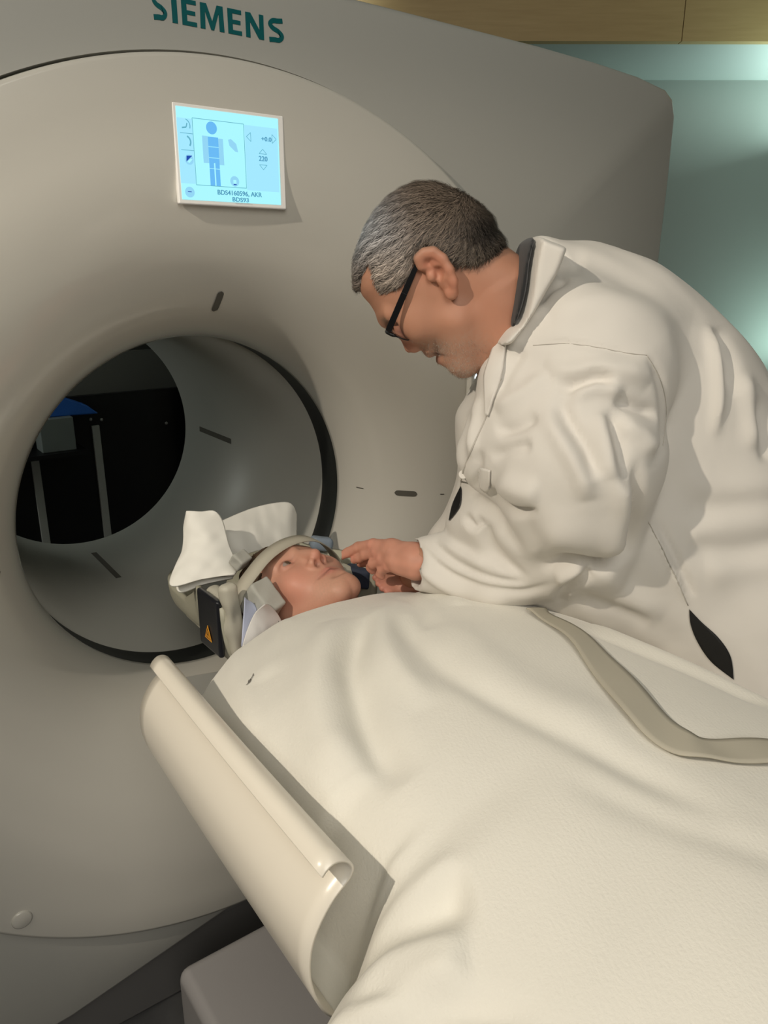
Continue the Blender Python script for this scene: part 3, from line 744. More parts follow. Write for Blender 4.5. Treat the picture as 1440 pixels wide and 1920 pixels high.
# hair
M_hairp = mat('brown_hair', (0.07, 0.04, 0.022), 0.6, 0.3, bump=0.6, bscale=300, var=.3, vscale=200)
def hair_sdf(p):
    d = s_ell((np.abs(p[0]), p[1], p[2]), (0, -.024, .032), (.078, .096, .093))
    return smax(d, .62 * (p[1] - .045) - .78 * (p[2] - .032), .01)
V3, F3 = surfnet(hair_sdf, (-.09, -.13, -.08), (.09, .09, .14), .004)
V3 = V3 + vnormals(V3, F3) * (.0015 * sinnoise(V3, 400, 10, 9))[:, None]
link('hair', np_mesh('hair', hW(V3), F3[:, ::-1]), M_hairp, PT)

def Yp(px, py, y):
    k = (px - 720) / 1420.7 * CR - (py - 960) / 1420.7 * CU + CF
    return CC + k * ((y - CC[1]) / k[1])
def cloth(name, edgeT, edgeB, m, parent=None, nu=40, nv=40, bulge=.0, bdir=None, amp=.002, freq=60, seed=1, thick=.004, power=1.0):
    """cloth lofted between two edge polylines of 3-D points"""
    T_ = np.array(catmull(edgeT, 12)); B_ = np.array(catmull(edgeB, 12))
    def rs(P, n):
        s = np.r_[0, np.cumsum(np.linalg.norm(np.diff(P, axis=0), axis=1))]; s /= s[-1]; t = np.linspace(0, 1, n)
        return np.stack([np.interp(t, s, P[:, k]) for k in range(3)], 1)
    T_, B_ = rs(T_, nu), rs(B_, nu); v = np.linspace(0, 1, nv)[:, None, None]
    G_ = T_[None] * (1 - v) + B_[None] * v
    u = np.linspace(0, 1, nu)[None, :]; vv = v[:, :, 0]
    if bdir is None: bdir = -CF
    G_ = G_ + np.asarray(bdir) * (bulge * (np.sin(np.pi * u) * np.sin(np.pi * (vv ** power))))[:, :, None]
    P = G_.reshape(-1, 3); P = P + np.asarray(bdir) * (amp * sinnoise(P, freq, 10, seed) + .35 * amp * sinnoise(P, freq * 3.2, 12, seed + 1, (1, 1, .5)))[:, None]
    ii, jj = np.meshgrid(np.arange(nv - 1), np.arange(nu - 1), indexing='ij'); a0 = (ii * nu + jj).ravel()
    o = link(name, np_mesh(name, P, np.stack([a0, a0 + nu, a0 + nu + 1, a0 + 1], 1)), m, parent)
    md = o.modifiers.new('sol', 'SOLIDIFY'); md.thickness = thick; md.offset = 0
    return o
M_linen = mat('white_cotton', (0.88, 0.87, 0.81), 0.85, 0.2, bump=0.12, bscale=700, sheen=.15)
M_shirt = mat('white_shirt', (0.75, 0.74, 0.72), 0.8, 0.2, bump=0.1, bscale=900)
M_paper = mat('pale_blue_paper', (0.55, 0.60, 0.78), 0.6)
M_foam = mat('grey_foam', (0.42, 0.42, 0.38), 0.85, bump=0.35, bscale=120)
M_blue = mat('blue_grey_foam', (0.22, 0.27, 0.33), 0.9, bump=0.3, bscale=200)
M_navy = mat('navy_foam', (0.03, 0.04, 0.07), 0.8, bump=0.3, bscale=200)
M_bpad = mat('black_panel', (0.012, 0.013, 0.017), 0.3, bump=0.05, bscale=300)
M_orange = mat('orange_label', (0.85, 0.36, 0.02), 0.5)
# shirt collar
cloth('shirt_collar', [Yp(497, 1133, -.19), Yp(478, 1150, -.20), Yp(462, 1185, -.215), Yp(452, 1222, -.225)], [Yp(503, 1134, -.175), Yp(522, 1155, -.185), Yp(527, 1175, -.20), Yp(505, 1215, -.225)], M_shirt, PT, bulge=.008, amp=.0012, freq=90, thick=.0025)
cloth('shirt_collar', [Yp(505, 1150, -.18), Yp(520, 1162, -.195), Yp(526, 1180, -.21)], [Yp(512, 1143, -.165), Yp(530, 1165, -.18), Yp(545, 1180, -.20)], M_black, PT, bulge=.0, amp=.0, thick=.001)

# head holder
HH = empty('head_holder', (.04, 0.0, .79), 'beige padded head holder with a black side panel under the head of the patient', 'head holder')
M_hold = mat('beige_shell', (0.44, 0.43, 0.34), 0.5, bump=.08, bscale=40)
bm = bmesh.new(); rows = []; cx = .036
for k in range(41):
    y = -.130 + .40 * k / 40
    sh = 1.0 if k < 30 else math.sqrt(max(0, 1 - ((k - 30) / 10.5) ** 2))
    sh *= 1 - .16 * max(0, min(1, (y + .03) / .08))
    row = []
    for j in range(41):
        a = math.pi * (j / 40); cxx = math.cos(a); szz = math.sin(a)
        x = cx - .148 * sh * np.sign(cxx) * abs(cxx) ** .55
        rim = -.045 - .013 * (1 - k / 40) - (.075 if cxx > 0 else .02) * max(0, min(1, (y + .02) / .12)) * (abs(cxx) ** .5 if cxx > 0 else 1); z = rim - (rim + .208) * (szz ** .8)
        row.append(bm.verts.new((x, y, z + ZB)))
    rows.append(row)
for A_, B_ in zip(rows, rows[1:]):
    for j in range(40): bm.faces.new((A_[j], A_[j + 1], B_[j + 1], B_[j]))
o = from_bm('shell', bm, M_hold, HH, True); md = o.modifiers.new('sol', 'SOLIDIFY'); md.thickness = .009; md.offset = 1
def soft_box(name, c, half, rotM, m, parent, r=.006, amp=.001, freq=80, seed=1, h=.0025, pinch=0):
    """rounded, slightly uneven block; half sizes on its own axes (rows of rotM)"""
    R_ = np.asarray(rotM, float)
    def f(p):
        qx, qy, qz = [np.abs(p[i]) - (half[i] - r) for i in range(3)]
        return np.sqrt(np.maximum(qx, 0) ** 2 + np.maximum(qy, 0) ** 2 + np.maximum(qz, 0) ** 2) + np.minimum(np.maximum(qx, np.maximum(qy, qz)), 0) - r
    e = [v + .006 for v in half]
    v_, f_ = surfnet(f, [-a for a in e], e, h)
    v_ = v_ + vnormals(v_, f_) * (amp * sinnoise(v_, freq, 10, seed))[:, None]
    return link(name, np_mesh(name, np.array(c) + v_ @ R_, f_), m, parent)
I3 = np.eye(3)
def rotz(a, b=0):
    c, s = math.cos(a), math.sin(a); c2, s2 = math.cos(b), math.sin(b)
    return np.array([[c, s, 0], [-s, c, 0], [0, 0, 1]]) @ np.array([[c2, 0, s2], [0, 1, 0], [-s2, 0, c2]])
soft_box('side_cushion', (-.0905, -.065, -.100 + ZB), (.0140, .040, .046), rotz(.0, .08), M_fab, HH, r=.012, amp=.0013, freq=110)
soft_box('side_cushion', (.155, -.02, -.110 + ZB), (.0155, .07, .045), rotz(.0, -.08), M_fab, HH, r=.012, amp=.0013, freq=110, seed=4)
soft_box('head_cushion', (.036, .02, -.180 + ZB), (.115, .14, .014), I3, M_fab, HH, r=.01, amp=.0015, freq=60, seed=6, h=.004)
pad = soft_box('side_panel', (-.1215, -.083, -.098 + ZB), (.0055, .040, .052), rotz(.03, .0), M_bpad, HH, r=.005, amp=0, h=.0015)
pad['label'] = 'black side panel with a warning triangle'
tri3 = [Vector((-.1281, -.098, -.128 + ZB)), Vector((-.1281, -.070, -.128 + ZB)), Vector((-.1281, -.085, -.101 + ZB))]
from_bm('warning_triangle', prism_bm(tri3, (-.0006, 0, 0)), M_orange, pad)
cen = (tri3[0] + tri3[1] + tri3[2]) / 3
inn = [cen + (p - cen) * .72 + Vector((-.0009, 0, 0)) for p in tri3]; inn2 = [cen + (p - cen) * .60 + Vector((-.0009, 0, 0)) for p in tri3]
bm = bmesh.new(); a = [bm.verts.new(p) for p in inn]; b = [bm.verts.new(p) for p in inn2]
for i in range(3): bm.faces.new((a[i], a[(i + 1) % 3], b[(i + 1) % 3], b[i]))
from_bm('warning_border', bm, M_black, pad)
bolt = [(.001, .006), (-.003, -.001), (.0, -.001), (-.002, -.007), (.003, .001), (.0, .001), (.002, .006)]
from_bm('warning_bolt', prism_bm([(cen.x - .0009, cen.y - a_, cen.z + b_) for a_, b_ in bolt], (-.0002, 0, 0)), M_black, pad)
soft_box('fabric_cover', (-.102, -.131, -.080 + ZB), (.0140, .012, .066), rotz(.2, .10), M_fab, HH, r=.009, amp=.0018, freq=130, seed=8)

# foam blocks, strap, paper, folded cloths
fo = soft_box('foam_block', hW((-.098, .030, -.014)), (.021, .030, .030), np.array([[.93, .35, .1], [-.2, .75, .63], [.2, -.6, .78]]), M_foam, None, r=.004, amp=.0011, freq=190, seed=3, h=.002)
def ortho(R_):
    R_ = np.array(R_, float); R_[0] /= np.linalg.norm(R_[0]); R_[1] -= R_[0] * (R_[1] @ R_[0]); R_[1] /= np.linalg.norm(R_[1]); R_[2] = np.cross(R_[0], R_[1]); return R_
tag(fo, 'grey foam block wedged beside the right cheek of the lying person', 'foam block')
f2 = soft_box('foam_wedge', hW((-.060, .050, .088)), (.016, .013, .013), ortho([[.9, .4, .1], [-.2, .75, .63], [0, 0, 1]]), M_foam, None, r=.004, amp=.001, freq=190, seed=5, h=.002)
tag(f2, 'small grey foam piece between the forehead strap and the folded white cloths', 'foam block')
f3 = soft_box('foam_roll', Yp(602, 1018, .02), (.024, .016, .014), ortho([[1, -.3, -.2], [0, 1, 0], [0, 0, 1]]), M_blue, None, r=.011, amp=.001, freq=100, seed=5, h=.002)
tag(f3, 'blue-grey foam roll behind the nose at the far side of the head', 'foam roll')
f4 = soft_box('cheek_pad', Yp(672, 1080, -.085), (.018, .030, .020), ortho([[.8, .5, 0], [-.5, .8, 0], [0, 0, 1]]), M_navy, None, r=.008, amp=.001, freq=100, seed=6, h=.002)
tag(f4, 'dark navy foam pad behind the chin of the lying person', 'foam pad')
pp = cloth('paper_sheet', [Yp(459, 1120, -.155), Yp(456, 1160, -.165), Yp(452, 1212, -.18)], [Yp(463, 1124, -.15), Yp(482, 1144, -.155), Yp(472, 1215, -.19)], M_paper, None, 12, 12, amp=.0, thick=.0008)
tag(pp, 'pale blue paper sheet tucked between shirt collar and head holder', 'paper')
fs = [(-.142, -.085, .030), (-.139, -.02, .030), (-.118, .035, .032), (-.083, .066, .036), (-.045, .083, .042), (0, .089, .045), (.045, .083, .042), (.085, .058, .038), (.118, .02, .034), (.140, -.03, .03), (.15, -.08, .03)]
FSa = catmull([hW((x, y, z + .005)) for x, y, z in fs], 6); FSb = catmull([hW((x, y + .0015, z - .023)) for x, y, z in fs], 6)
bm = bmesh.new(); A_ = [bm.verts.new(p) for p in FSa]; Mi = [bm.verts.new((p + q) / 2 + hW((0, .0012, 0)) - hW((0, 0, 0))) for p, q in zip(FSa, FSb)]; B_ = [bm.verts.new(p) for p in FSb]
for i in range(len(A_) - 1): bm.faces.new((A_[i], A_[i + 1], Mi[i + 1], Mi[i])); bm.faces.new((Mi[i], Mi[i + 1], B_[i + 1], B_[i]))
o = from_bm('head_strap', bm, M_strap, None, True); md = o.modifiers.new('sol', 'SOLIDIFY'); md.thickness = .0016; md.offset = 0
tag(o, 'grey-beige strap pulled across the forehead of the lying person', 'strap')
# cloth on the left: two folded layers
o = cloth('folded_cloth', [Yp(350, 958, .07), Yp(375, 960, .055), Yp(402, 959, .05), Yp(418, 980, .04), Yp(430, 1025, .01), Yp(447, 1068, -.02)], [Yp(350, 962, .07), Yp(346, 985, .065), Yp(340, 1035, .04), Yp(320, 1097, -.0), Yp(380, 1086, -.025), Yp(440, 1077, -.04)], M_linen, None, 60, 50, bulge=.014, amp=.0042, freq=60, seed=12, thick=.004)
tag(o, 'folded white cloth draped over the near rim of the head holder', 'cloth')
oo = cloth('cloth_layer', [Yp(352, 975, .09), Yp(395, 970, .07), Yp(420, 1010, .05), Yp(442, 1074, -.01)], [Yp(350, 990, .09), Yp(342, 1040, .06), Yp(333, 1108, .01), Yp(385, 1095, -.01), Yp(436, 1084, -.02)], M_linen, o, 50, 40, bulge=.004, amp=.0025, freq=55, seed=13, thick=.004)
o = cloth('folded_cloth', [Yp(408, 982, .13), Yp(470, 955, .155), Yp(520, 944, .17), Yp(545, 946, .17), Yp(554, 965, .165)], [Yp(415, 1075, .0), Yp(450, 1045, .05), Yp(500, 1028, .08), Yp(530, 1024, .09), Yp(554, 1024, .10)], M_linen, None, 60, 50, bulge=.014, amp=.0048, freq=52, seed=23, thick=.006)
tag(o, 'folded white cloth standing behind the crown of the head at the far side', 'cloth')
#END_PART4

# ------------------------------------------------------------------ leaning man in a lab coat
z1 = lambda x, y: (640 + x / 3.6, 320 + y / 3.6)
z6 = lambda x, y: (720 + x / 2, 420 + y / 2)
# the man's head has its own axes: a, b in the plane of his profile, n towards his left ear
HP0 = Wp(820, 520, 1.0); Hn = (CC - HP0) / np.linalg.norm(CC - HP0)
Ha = CR - (CR @ Hn) * Hn; Ha /= np.linalg.norm(Ha); Hb = np.cross(Hn, Ha)
def hp2(px, py, sh=0.0):
    k = (px - 720) / 1420.7 * CR - (py - 960) / 1420.7 * CU + CF; t = ((HP0 + Hn * sh - CC) @ Hn) / (k @ Hn); q = CC + k * t - HP0
    return (q @ Ha, q @ Hb)
YAW = math.radians(4)
PIV = np.array([*hp2(955, 560), 0.0])
def headW(L):
    L = np.asarray(L, float); q = L - PIV; c, s_ = math.cos(YAW), math.sin(YAW)
    l = np.stack([PIV[0] + q[..., 0], PIV[1] + q[..., 1], PIV[2] + q[..., 2] * c + q[..., 0] * s_], -1)
    return HP0 + l @ np.stack([Ha, Hb, Hn])
def headS(L):
    q = np.array(L, float); q[:, 2] = 0; return scr(HP0 + q @ np.stack([Ha, Hb, Hn]))
U1 = lambda pts: [tuple(hp2(*z1(x, y))) for x, y in pts]
HEADP = U1([(140, 850), (190, 905), (240, 985), (288, 1035), (322, 1062), (350, 1100), (385, 1125), (430, 1155), (480, 1182), (518, 1192), (540, 1215), (560, 1245), (588, 1260), (618, 1248), (640, 1230), (656, 1244), (648, 1266), (654, 1294), (680, 1308), (722, 1302), (742, 1322), (762, 1352), (800, 1380), (845, 1384), (885, 1366), (912, 1345), (925, 1440), (960, 1540), (1100, 1480), (1250, 1200), (1320, 900), (1290, 620), (1195, 568), (1100, 500), (1030, 412), (1005, 335), (938, 262), (845, 202), (755, 152), (640, 107), (530, 100), (435, 130), (338, 190), (257, 272), (188, 380), (138, 500), (106, 600), (100, 720), (115, 800)])
NOSEP = U1([(328, 1070), (372, 1112), (402, 1145), (418, 1190), (432, 1222), (455, 1236), (482, 1226), (505, 1204), (525, 1186), (520, 1140), (470, 1080), (400, 1010), (345, 1020)])
EARP = U1([(518, 650), (514, 595), (555, 552), (620, 546), (690, 590), (737, 660), (765, 740), (775, 808), (748, 852), (712, 838), (678, 795), (640, 750), (575, 700)])
HAIRP = U1([(120, 860), (150, 720), (215, 625), (240, 720), (258, 785), (285, 826), (345, 806), (412, 785), (470, 720), (497, 650), (508, 590), (555, 540), (625, 530), (690, 560), (720, 610), (800, 655), (900, 652), (1000, 595), (1060, 545), (1125, 505), (1180, 300), (900, -50), (500, -150), (50, 100), (-100, 600), (20, 860)])
E1h = lambda x, y, w: (*U1([(x, y)])[0], w)
def man_head(p):
    aw = np.abs(p[2]); q = (p[0], p[1], aw)
    d = s_infl(p, HEADP, .0745, .078)
    # narrower jaw, neck and brow: pull the sides in
    jx, jy, _ = E1h(760, 1300, 0)
    d = smax(d, aw - (.034 + .75 * np.maximum(0, np.hypot(p[0] - jx, p[1] - jy) - .012)), .035)
    nx, ny, _ = E1h(1250, 1150, 0)
    d = smax(d, aw - (.0635 + .25 * np.maximum(0, np.hypot(p[0] - nx, p[1] - ny) - .09)), .02)
    d = smin(d, s_ell(q, E1h(520, 1010, .048), (.022, .022, .018)), .02)                 # cheekbone
    d = smin(d, s_cap(q, E1h(770, 1010, .056), E1h(800, 1270, .030), .014, .016), .03)   # jaw
    d = smax(d, -s_ell(q, E1h(352, 1045, .034), (.014, .016, .017)), .010)
    d = smin(d, s_ell(q, E1h(425, 1060, .032), (.0125, .0125, .0135)), .005)
    d = smin(d, s_cap(q, E1h(300, 1010, .0), E1h(345, 960, .045), .010, .009), .012)
    d = smin(d, s_infl(p, NOSEP, .0165, .013), .006)
    d = smin(d, s_ell(q, E1h(490, 1188, .0125), (.0095, .0085, .0070)), .005)
    d = smax(d, -s_ell(q, E1h(478, 1222, .0075), (.006, .004, .004)), .002)
    d = smax(d, -s_cap(q, E1h(636, 1236, 0), E1h(700, 1195, .024), .0030, .0018), .003)
    d = smin(d, s_cap(q, E1h(668, 1280, 0), E1h(715, 1222, .022), .0055, .0022), .006)
    d = smin(d, s_cap(q, E1h(600, 1238, 0), E1h(690, 1185, .024), .0045, .0022), .006)
    # ear
    e = s_infl((p[0], p[1], aw), EARP, .0075, .006, .0735)
    e = smin(e, s_chain(q, [E1h(600, 655, .079), E1h(548, 650, .080), E1h(530, 600, .083), E1h(570, 566, .085), E1h(625, 562, .086), E1h(682, 605, .086), E1h(722, 672, .086), E1h(748, 745, .084), E1h(752, 800, .081)], [.003, .0036, .0040, .0042, .0044, .0044, .0042, .0040, .0045]), .003)
    e = smin(e, s_chain(q, [E1h(610, 612, .081), E1h(660, 650, .083), E1h(692, 710, .083), E1h(700, 770, .081)], [.0028, .003, .003, .0025]), .003)
    e = smin(e, s_ell(q, E1h(738, 820, .078), (.0085, .0085, .006)), .004)
    e = smax(e, -s_ell(q, E1h(650, 700, .088), (.0075, .0095, .011)), .003)
    e = smin(e, s_ell(q, E1h(610, 715, .078), (.006, .007, .006)), .003)
    return smin(d, e, .004)
Vh, Fh = surfnet(man_head, (*U1([(60, 1660)])[0], -.096), (*U1([(1500, 40)])[0], .096), .0021)
Vh = relax(Vh, Fh, 1, .45)
hx, hy = ((headS(Vh) - np.array([640, 320])) * 3.6).T; aw = np.abs(Vh[:, 2])
def g2(x, y, rx, ry): return np.exp(-((hx - x) / rx) ** 2 - ((hy - y) / ry) ** 2)
base2 = np.array([.46, .23, .148]); hc = np.tile(base2, (len(Vh), 1))
nz = sinnoise(Vh, 900, 14, 5)
hc = blend(hc, .5 * g2(620, 620, 150, 110) * (aw > .06), (.56, .20, .13)); hc = blend(hc, .45 * g2(740, 780, 70, 80) * (aw > .07), (.55, .20, .13))
hc = blend(hc, .35 * g2(1000, 950, 300, 300), (.48, .20, .12)); hc = blend(hc, .4 * g2(450, 1190, 60, 60), (.55, .21, .14))
hc = blend(hc, (.42 + .2 * nz) * np.clip(g2(800, 1330, 110, 70) * 1.3 + g2(660, 1180, 110, 60) + .5 * g2(850, 1150, 150, 120), 0, 1), (.42, .32, .25))
hc = blend(hc, .8 * g2(672, 1275, 34, 28) * (aw < .026), (.40, .16, .12)); hc = blend(hc, .85 * g2(660, 1228, 50, 8), (.10, .04, .03))
hc = blend(hc, .75 * g2(425, 1075, 50, 12) * (aw < .05), (.10, .05, .04)); hc = blend(hc, .55 * g2(420, 1050, 60, 55) * (aw < .055), (.30, .13, .11))
hc = blend(hc, .7 * g2(300, 1000, 30, 26) * (aw < .05), (.22, .15, .10))
D = poly_dist(HAIRP, Vh[:, 0], Vh[:, 1]); hc = blend(hc, .85 * sm01((D + .002) / .006), (.16, .12, .10))
hc = blend(hc, .35 * sm01((D + .012) / .012) * (hy < 900) * (hx > 480), (.30, .20, .14))
# torso, arms, hands, legs
def LW(p): return toL(np.array([p[0], p[1], p[2] + ZB]))
SHn, ELn, WRn = Lp(1120, 700, .985), Lp(1075, 1010, 1.07), Lp(790, 1052, 1.195)
SHf, ELf, WRf = Lp(1020, 690, 1.27), Lp(930, 960, 1.30), Lp(775, 1075, 1.31)
def man_torso(p):
    d = s_ell(p, Lp(1150, 720, 1.12), (.15, .15, .15)); d = smin(d, s_ell(p, Lp(1320, 950, 1.14), (.12, .13, .12)), .06)
    d = smin(d, s_cap(p, Lp(985, 560, 1.02), Lp(1100, 640, 1.10), .055, .08), .04)
    d = smin(d, s_cap(p, Lp(1480, 1120, 1.15), LW((.50, -.83, -.45)), .10, .065), .05)
    d = smin(d, s_cap(p, Lp(1480, 1120, 1.15), LW((.58, -.66, -.45)), .10, .065), .05)
    for a, b, c in ((SHn, ELn, WRn), (SHf, ELf, WRf)):
        d = smin(d, s_cap(p, a, b, .055, .042), .03); d = smin(d, s_cap(p, b, c, .040, .028), .02)
    return d
Vt, Ft = surfnet(man_torso, (.02, -.75, -.42), (.78, .30, .10), .010); Vt = relax(Vt, Ft, 2)
FI = [[(775, 1046, 1.20), (735, 1030, 1.225), (700, 1022, 1.252), (672, 1026, 1.280), (652, 1036, 1.296), (635, 1045, 1.304)],
      [(775, 1050, 1.198), (740, 1038, 1.215), (708, 1034, 1.242), (686, 1040, 1.268), (674, 1046, 1.284), (664, 1050, 1.293)],
      [(776, 1056, 1.195), (745, 1050, 1.208), (718, 1049, 1.229), (700, 1057, 1.250), (696, 1064, 1.261), (699, 1070, 1.264)],
      [(778, 1062, 1.192), (752, 1060, 1.203), (730, 1061, 1.218), (716, 1069, 1.236), (713, 1076, 1.243), (716, 1081, 1.245)]]
TH = [(775, 1046, 1.205), (745, 1042, 1.245), (715, 1046, 1.285), (692, 1052, 1.310), (676, 1056, 1.325)]
def hand(p, fing, th, s=1.0):
    d = None
    for i, f in enumerate(fing):
        L_ = [Lp(*q) for q in f]; r = [.024 * s, .0165 * s, .0105 * s, .0090 * s, .0082 * s, .0066 * s]
        if i == 3: r = [.022 * s, .015 * s, .0095 * s, .0078 * s, .0070 * s, .0056 * s]
        e = s_chain(p, L_[:3], r[:3], .008); e2 = s_chain(p, L_[2:], r[2:], .0035)
        e = smin(e, e2, .004); d = e if d is None else smin(d, e, .0035)
    e = s_chain(p, [Lp(*q) for q in th], [.022 * s, .016 * s, .0115 * s, .0095 * s, .0075 * s], .006)
    return smin(d, e, .005)
def man_hand(p): return smin(hand(p, FI, TH), s_chain(p, [ELn, Lp(840, 1060, 1.16), Lp(778, 1050, 1.198)], [.034, .022, .0225], .02), .015)
Vn, Fn = surfnet(man_hand, (*Lp(870, 1150, 1.2)[:2] * np.array([1, 1]) - np.array([.20, 0]), -.35), (Lp(860, 1150, 1.2)[0], Lp(860, 985, 1.2)[1], -.14), .0016)
Vn = relax(Vn, Fn, 1, .4)
FR = [[(775, 1085, 1.33), (755, 1080, 1.335), (738, 1076, 1.335), (722, 1076, 1.33), (712, 1079, 1.325), (704, 1083, 1.32)],
      [(775, 1088, 1.33), (757, 1088, 1.33), (741, 1086, 1.33), (726, 1088, 1.325), (717, 1091, 1.32), (710, 1094, 1.315)],
      [(777, 1092, 1.325), (760, 1095, 1.325), (745, 1096, 1.322), (731, 1098, 1.318), (723, 1100, 1.314), (717, 1103, 1.31)],
      [(779, 1097, 1.322), (763, 1102, 1.32), (749, 1104, 1.318), (738, 1106, 1.314), (731, 1108, 1.31), (726, 1110, 1.307)]]
TR = [(775, 1085, 1.335), (757, 1074, 1.345), (742, 1066, 1.35), (730, 1060, 1.352), (722, 1056, 1.353)]
def man_hand2(p): return smin(hand(p, FR, TR, .92), s_chain(p, [Lp(850, 1040, 1.32), Lp(780, 1085, 1.33)], [.034, .025], .02), .015)
Vr, Fr = surfnet(man_hand2, (Lp(690, 1090, 1.33)[0], Lp(700, 1135, 1.33)[1], -.41), (Lp(850, 1090, 1.33)[0], Lp(850, 1000, 1.33)[1], -.27), .002)
Vr = relax(Vr, Fr, 1, .4)
def handcol(V_, F_, tips):
    c = np.tile([.56, .27, .19], (len(V_), 1)); c = c * (1 + .06 * sinnoise(V_, 300, 8, 3))[:, None]
    for t_ in tips:
        m = np.exp(-(np.linalg.norm(V_ - Lp(*t_), axis=1) / .011) ** 2); c = blend(c, .5 * m, (.62, .24, .18))
    return c
parts = [(toL(headW(Vh)), Fh, hc), (Vt, Ft, np.tile(base2, (len(Vt), 1))), (Vn, Fn, handcol(Vn, Fn, [f[-1] for f in FI] + [f[2] for f in FI])), (Vr, Fr, handcol(Vr, Fr, [f[-1] for f in FR]))]
off = 0; vs, fs_, cs = [], [], []
for v_, f_, c_ in parts: vs.append(toW(v_)); fs_.append(f_ + off); cs.append(c_); off += len(v_)
me = np_mesh('body', np.vstack(vs), np.vstack(fs_)); set_col(me, np.vstack(cs))
MN = empty('person', (.52, -.76, 0), 'grey-haired person in glasses and white lab coat leaning over the lying person', 'person')
link('body', me, M_skin2, MN)

# hair: a fitted cap with short combed locks
def man_hair(p):
    D_ = poly_dist(HAIRP, p[0][:, :, :1] + 0, p[1][:, :, :1] + 0)
    return man_head_base(p) - .0042 * np.clip(D_ / .007, -1.2, 1)
def man_head_base(p):
    aw = np.abs(p[2]); d = s_infl(p, HEADP, .0745, .078)
    return d
Vk, Fk = surfnet(man_hair, (*U1([(60, 900)])[0], -.09), (*U1([(1300, 30)])[0], .09), .0026)
kx, ky = ((headS(Vk) - np.array([640, 320])) * 3.6).T
Dk = poly_dist(HAIRP, Vk[:, 0], Vk[:, 1]); keepv = Dk > -.0005
Fk = Fk[keepv[Fk].all(1)]
Nk = vnormals(Vk, Fk)
flow = np.stack([kx - 800, -(ky - 200), 0 * kx], 1) / 5000.0
flow[:, 2] = .3 * np.sign(Vk[:, 2]) * .02
rad = np.stack([np.hypot(kx - 800, ky - 200), np.arctan2(ky - 200, kx - 800)], 1)
lock = np.sin(rad[:, 1] * 46 + 2.2 * sinnoise(Vk, 60, 8, 2)) * .5 + .5 * np.sin(rad[:, 1] * 90 + 3 * sinnoise(Vk, 90, 8, 4) + Vk[:, 2] * 200)
Vk2 = Vk + Nk * ((.0018 * lock + .0011 * sinnoise(Vk, 220, 8, 6)) * np.clip(Dk / .01, 0, 1))[:, None]
def haircol(x, y, n):
    gx = lambda a, b, r, s: np.exp(-((x - a) / r) ** 2 - ((y - b) / s) ** 2)
    c = np.tile([.150, .115, .088], (len(x), 1))
    c = blend(c, .9 * gx(230, 400, 190, 300), (.36, .37, .39)); c = blend(c, .85 * gx(330, 700, 150, 160), (.38, .32, .27))
    c = blend(c, .9 * gx(960, 440, 190, 200), (.022, .020, .018)); c = blend(c, .5 * gx(850, 600, 160, 80), (.10, .08, .06))
    return c * np.clip(1 + .55 * n, .25, 2.3)[:, None]
me = np_mesh('hair', headW(Vk2), Fk); set_col(me, haircol(kx, ky, .5 * lock))
M_hair = mat('grey_hair', (.1, .1, .1), 0.55, 0.35, vcol='Col', bump=.3, bscale=700)
hair_o = link('hair', me, M_hair, MN)
used = np.unique(Fk); used = used[Dk[used] > .0012]
ids = rng.choice(used, 26000); root = Vk[ids] + rng.normal(0, .0009, (26000, 3)); nn = Nk[ids]
fl = flow[ids] / (np.linalg.norm(flow[ids], axis=1, keepdims=True) + 1e-6)
ang = .55 * sinnoise(root, 55, 8, 12) + rng.normal(0, .22, 26000)
c_, s_ = np.cos(ang), np.sin(ang); fl = np.stack([fl[:, 0] * c_ - fl[:, 1] * s_, fl[:, 0] * s_ + fl[:, 1] * c_, fl[:, 2]], 1)
fl -= nn * (fl * nn).sum(1, keepdims=True); fl /= np.linalg.norm(fl, axis=1, keepdims=True) + 1e-6
ln = .008 + .009 * rng.random(26000) * np.clip((1000 - hy.mean() * 0 - ky[ids]) / 700, .25, 1); ln *= np.where(kx[ids] > 800, .5, 1)
ln = ln[:, None]; side = np.cross(nn, fl); wd = .00032
p0 = root + nn * .0004; p1 = root + fl * ln * .5 + nn * .0024; p2 = root + fl * ln + nn * .0014
SV = np.stack([p0 - side * wd, p0 + side * wd, p1 - side * wd, p1 + side * wd, p2 - side * wd * .3, p2 + side * wd * .3], 1).reshape(-1, 3)
b6 = np.arange(26000)[:, None] * 6; SF = np.concatenate([b6 + np.array([0, 1, 3, 2]), b6 + np.array([2, 3, 5, 4])])
me = np_mesh('hair_locks', headW(SV), SF)
sc_ = haircol(kx[ids], ky[ids], rng.normal(0, .55, 26000) + .9 * lock[ids]).repeat(6, 0); set_col(me, sc_)
tag(link('short_hairs', me, M_hair, hair_o), kind='stuff')

# stubble round the mouth and on the chin
mh = np.clip(g2(800, 1330, 120, 75) * 1.3 + g2(665, 1190, 90, 55) + .55 * g2(840, 1180, 130, 110), 0, 1) * (hy > 1120) * (g2(668, 1270, 34, 26) < .4)
Nh = vnormals(Vh, Fh); bi = rng.choice(len(Vh), 5200, p=mh / mh.sum()); br = Vh[bi] + rng.normal(0, .0008, (5200, 3)) * .8; bd = Nh[bi] * .6 + rng.normal(0, .45, (5200, 3)) + np.array([.3, -.5, 0]); bd /= np.linalg.norm(bd, axis=1, keepdims=True)
bs = np.cross(bd, rng.normal(0, 1, (5200, 3))); bs /= np.linalg.norm(bs, axis=1, keepdims=True); bl_ = (.0012 + .0018 * rng.random((5200, 1)))
SV2 = np.stack([br - bs * .00012, br + bs * .00012, br + bd * bl_ + bs * .00006, br + bd * bl_ - bs * .00006], 1).reshape(-1, 3); SF2 = np.arange(5200)[:, None] * 4 + np.array([0, 1, 2, 3])
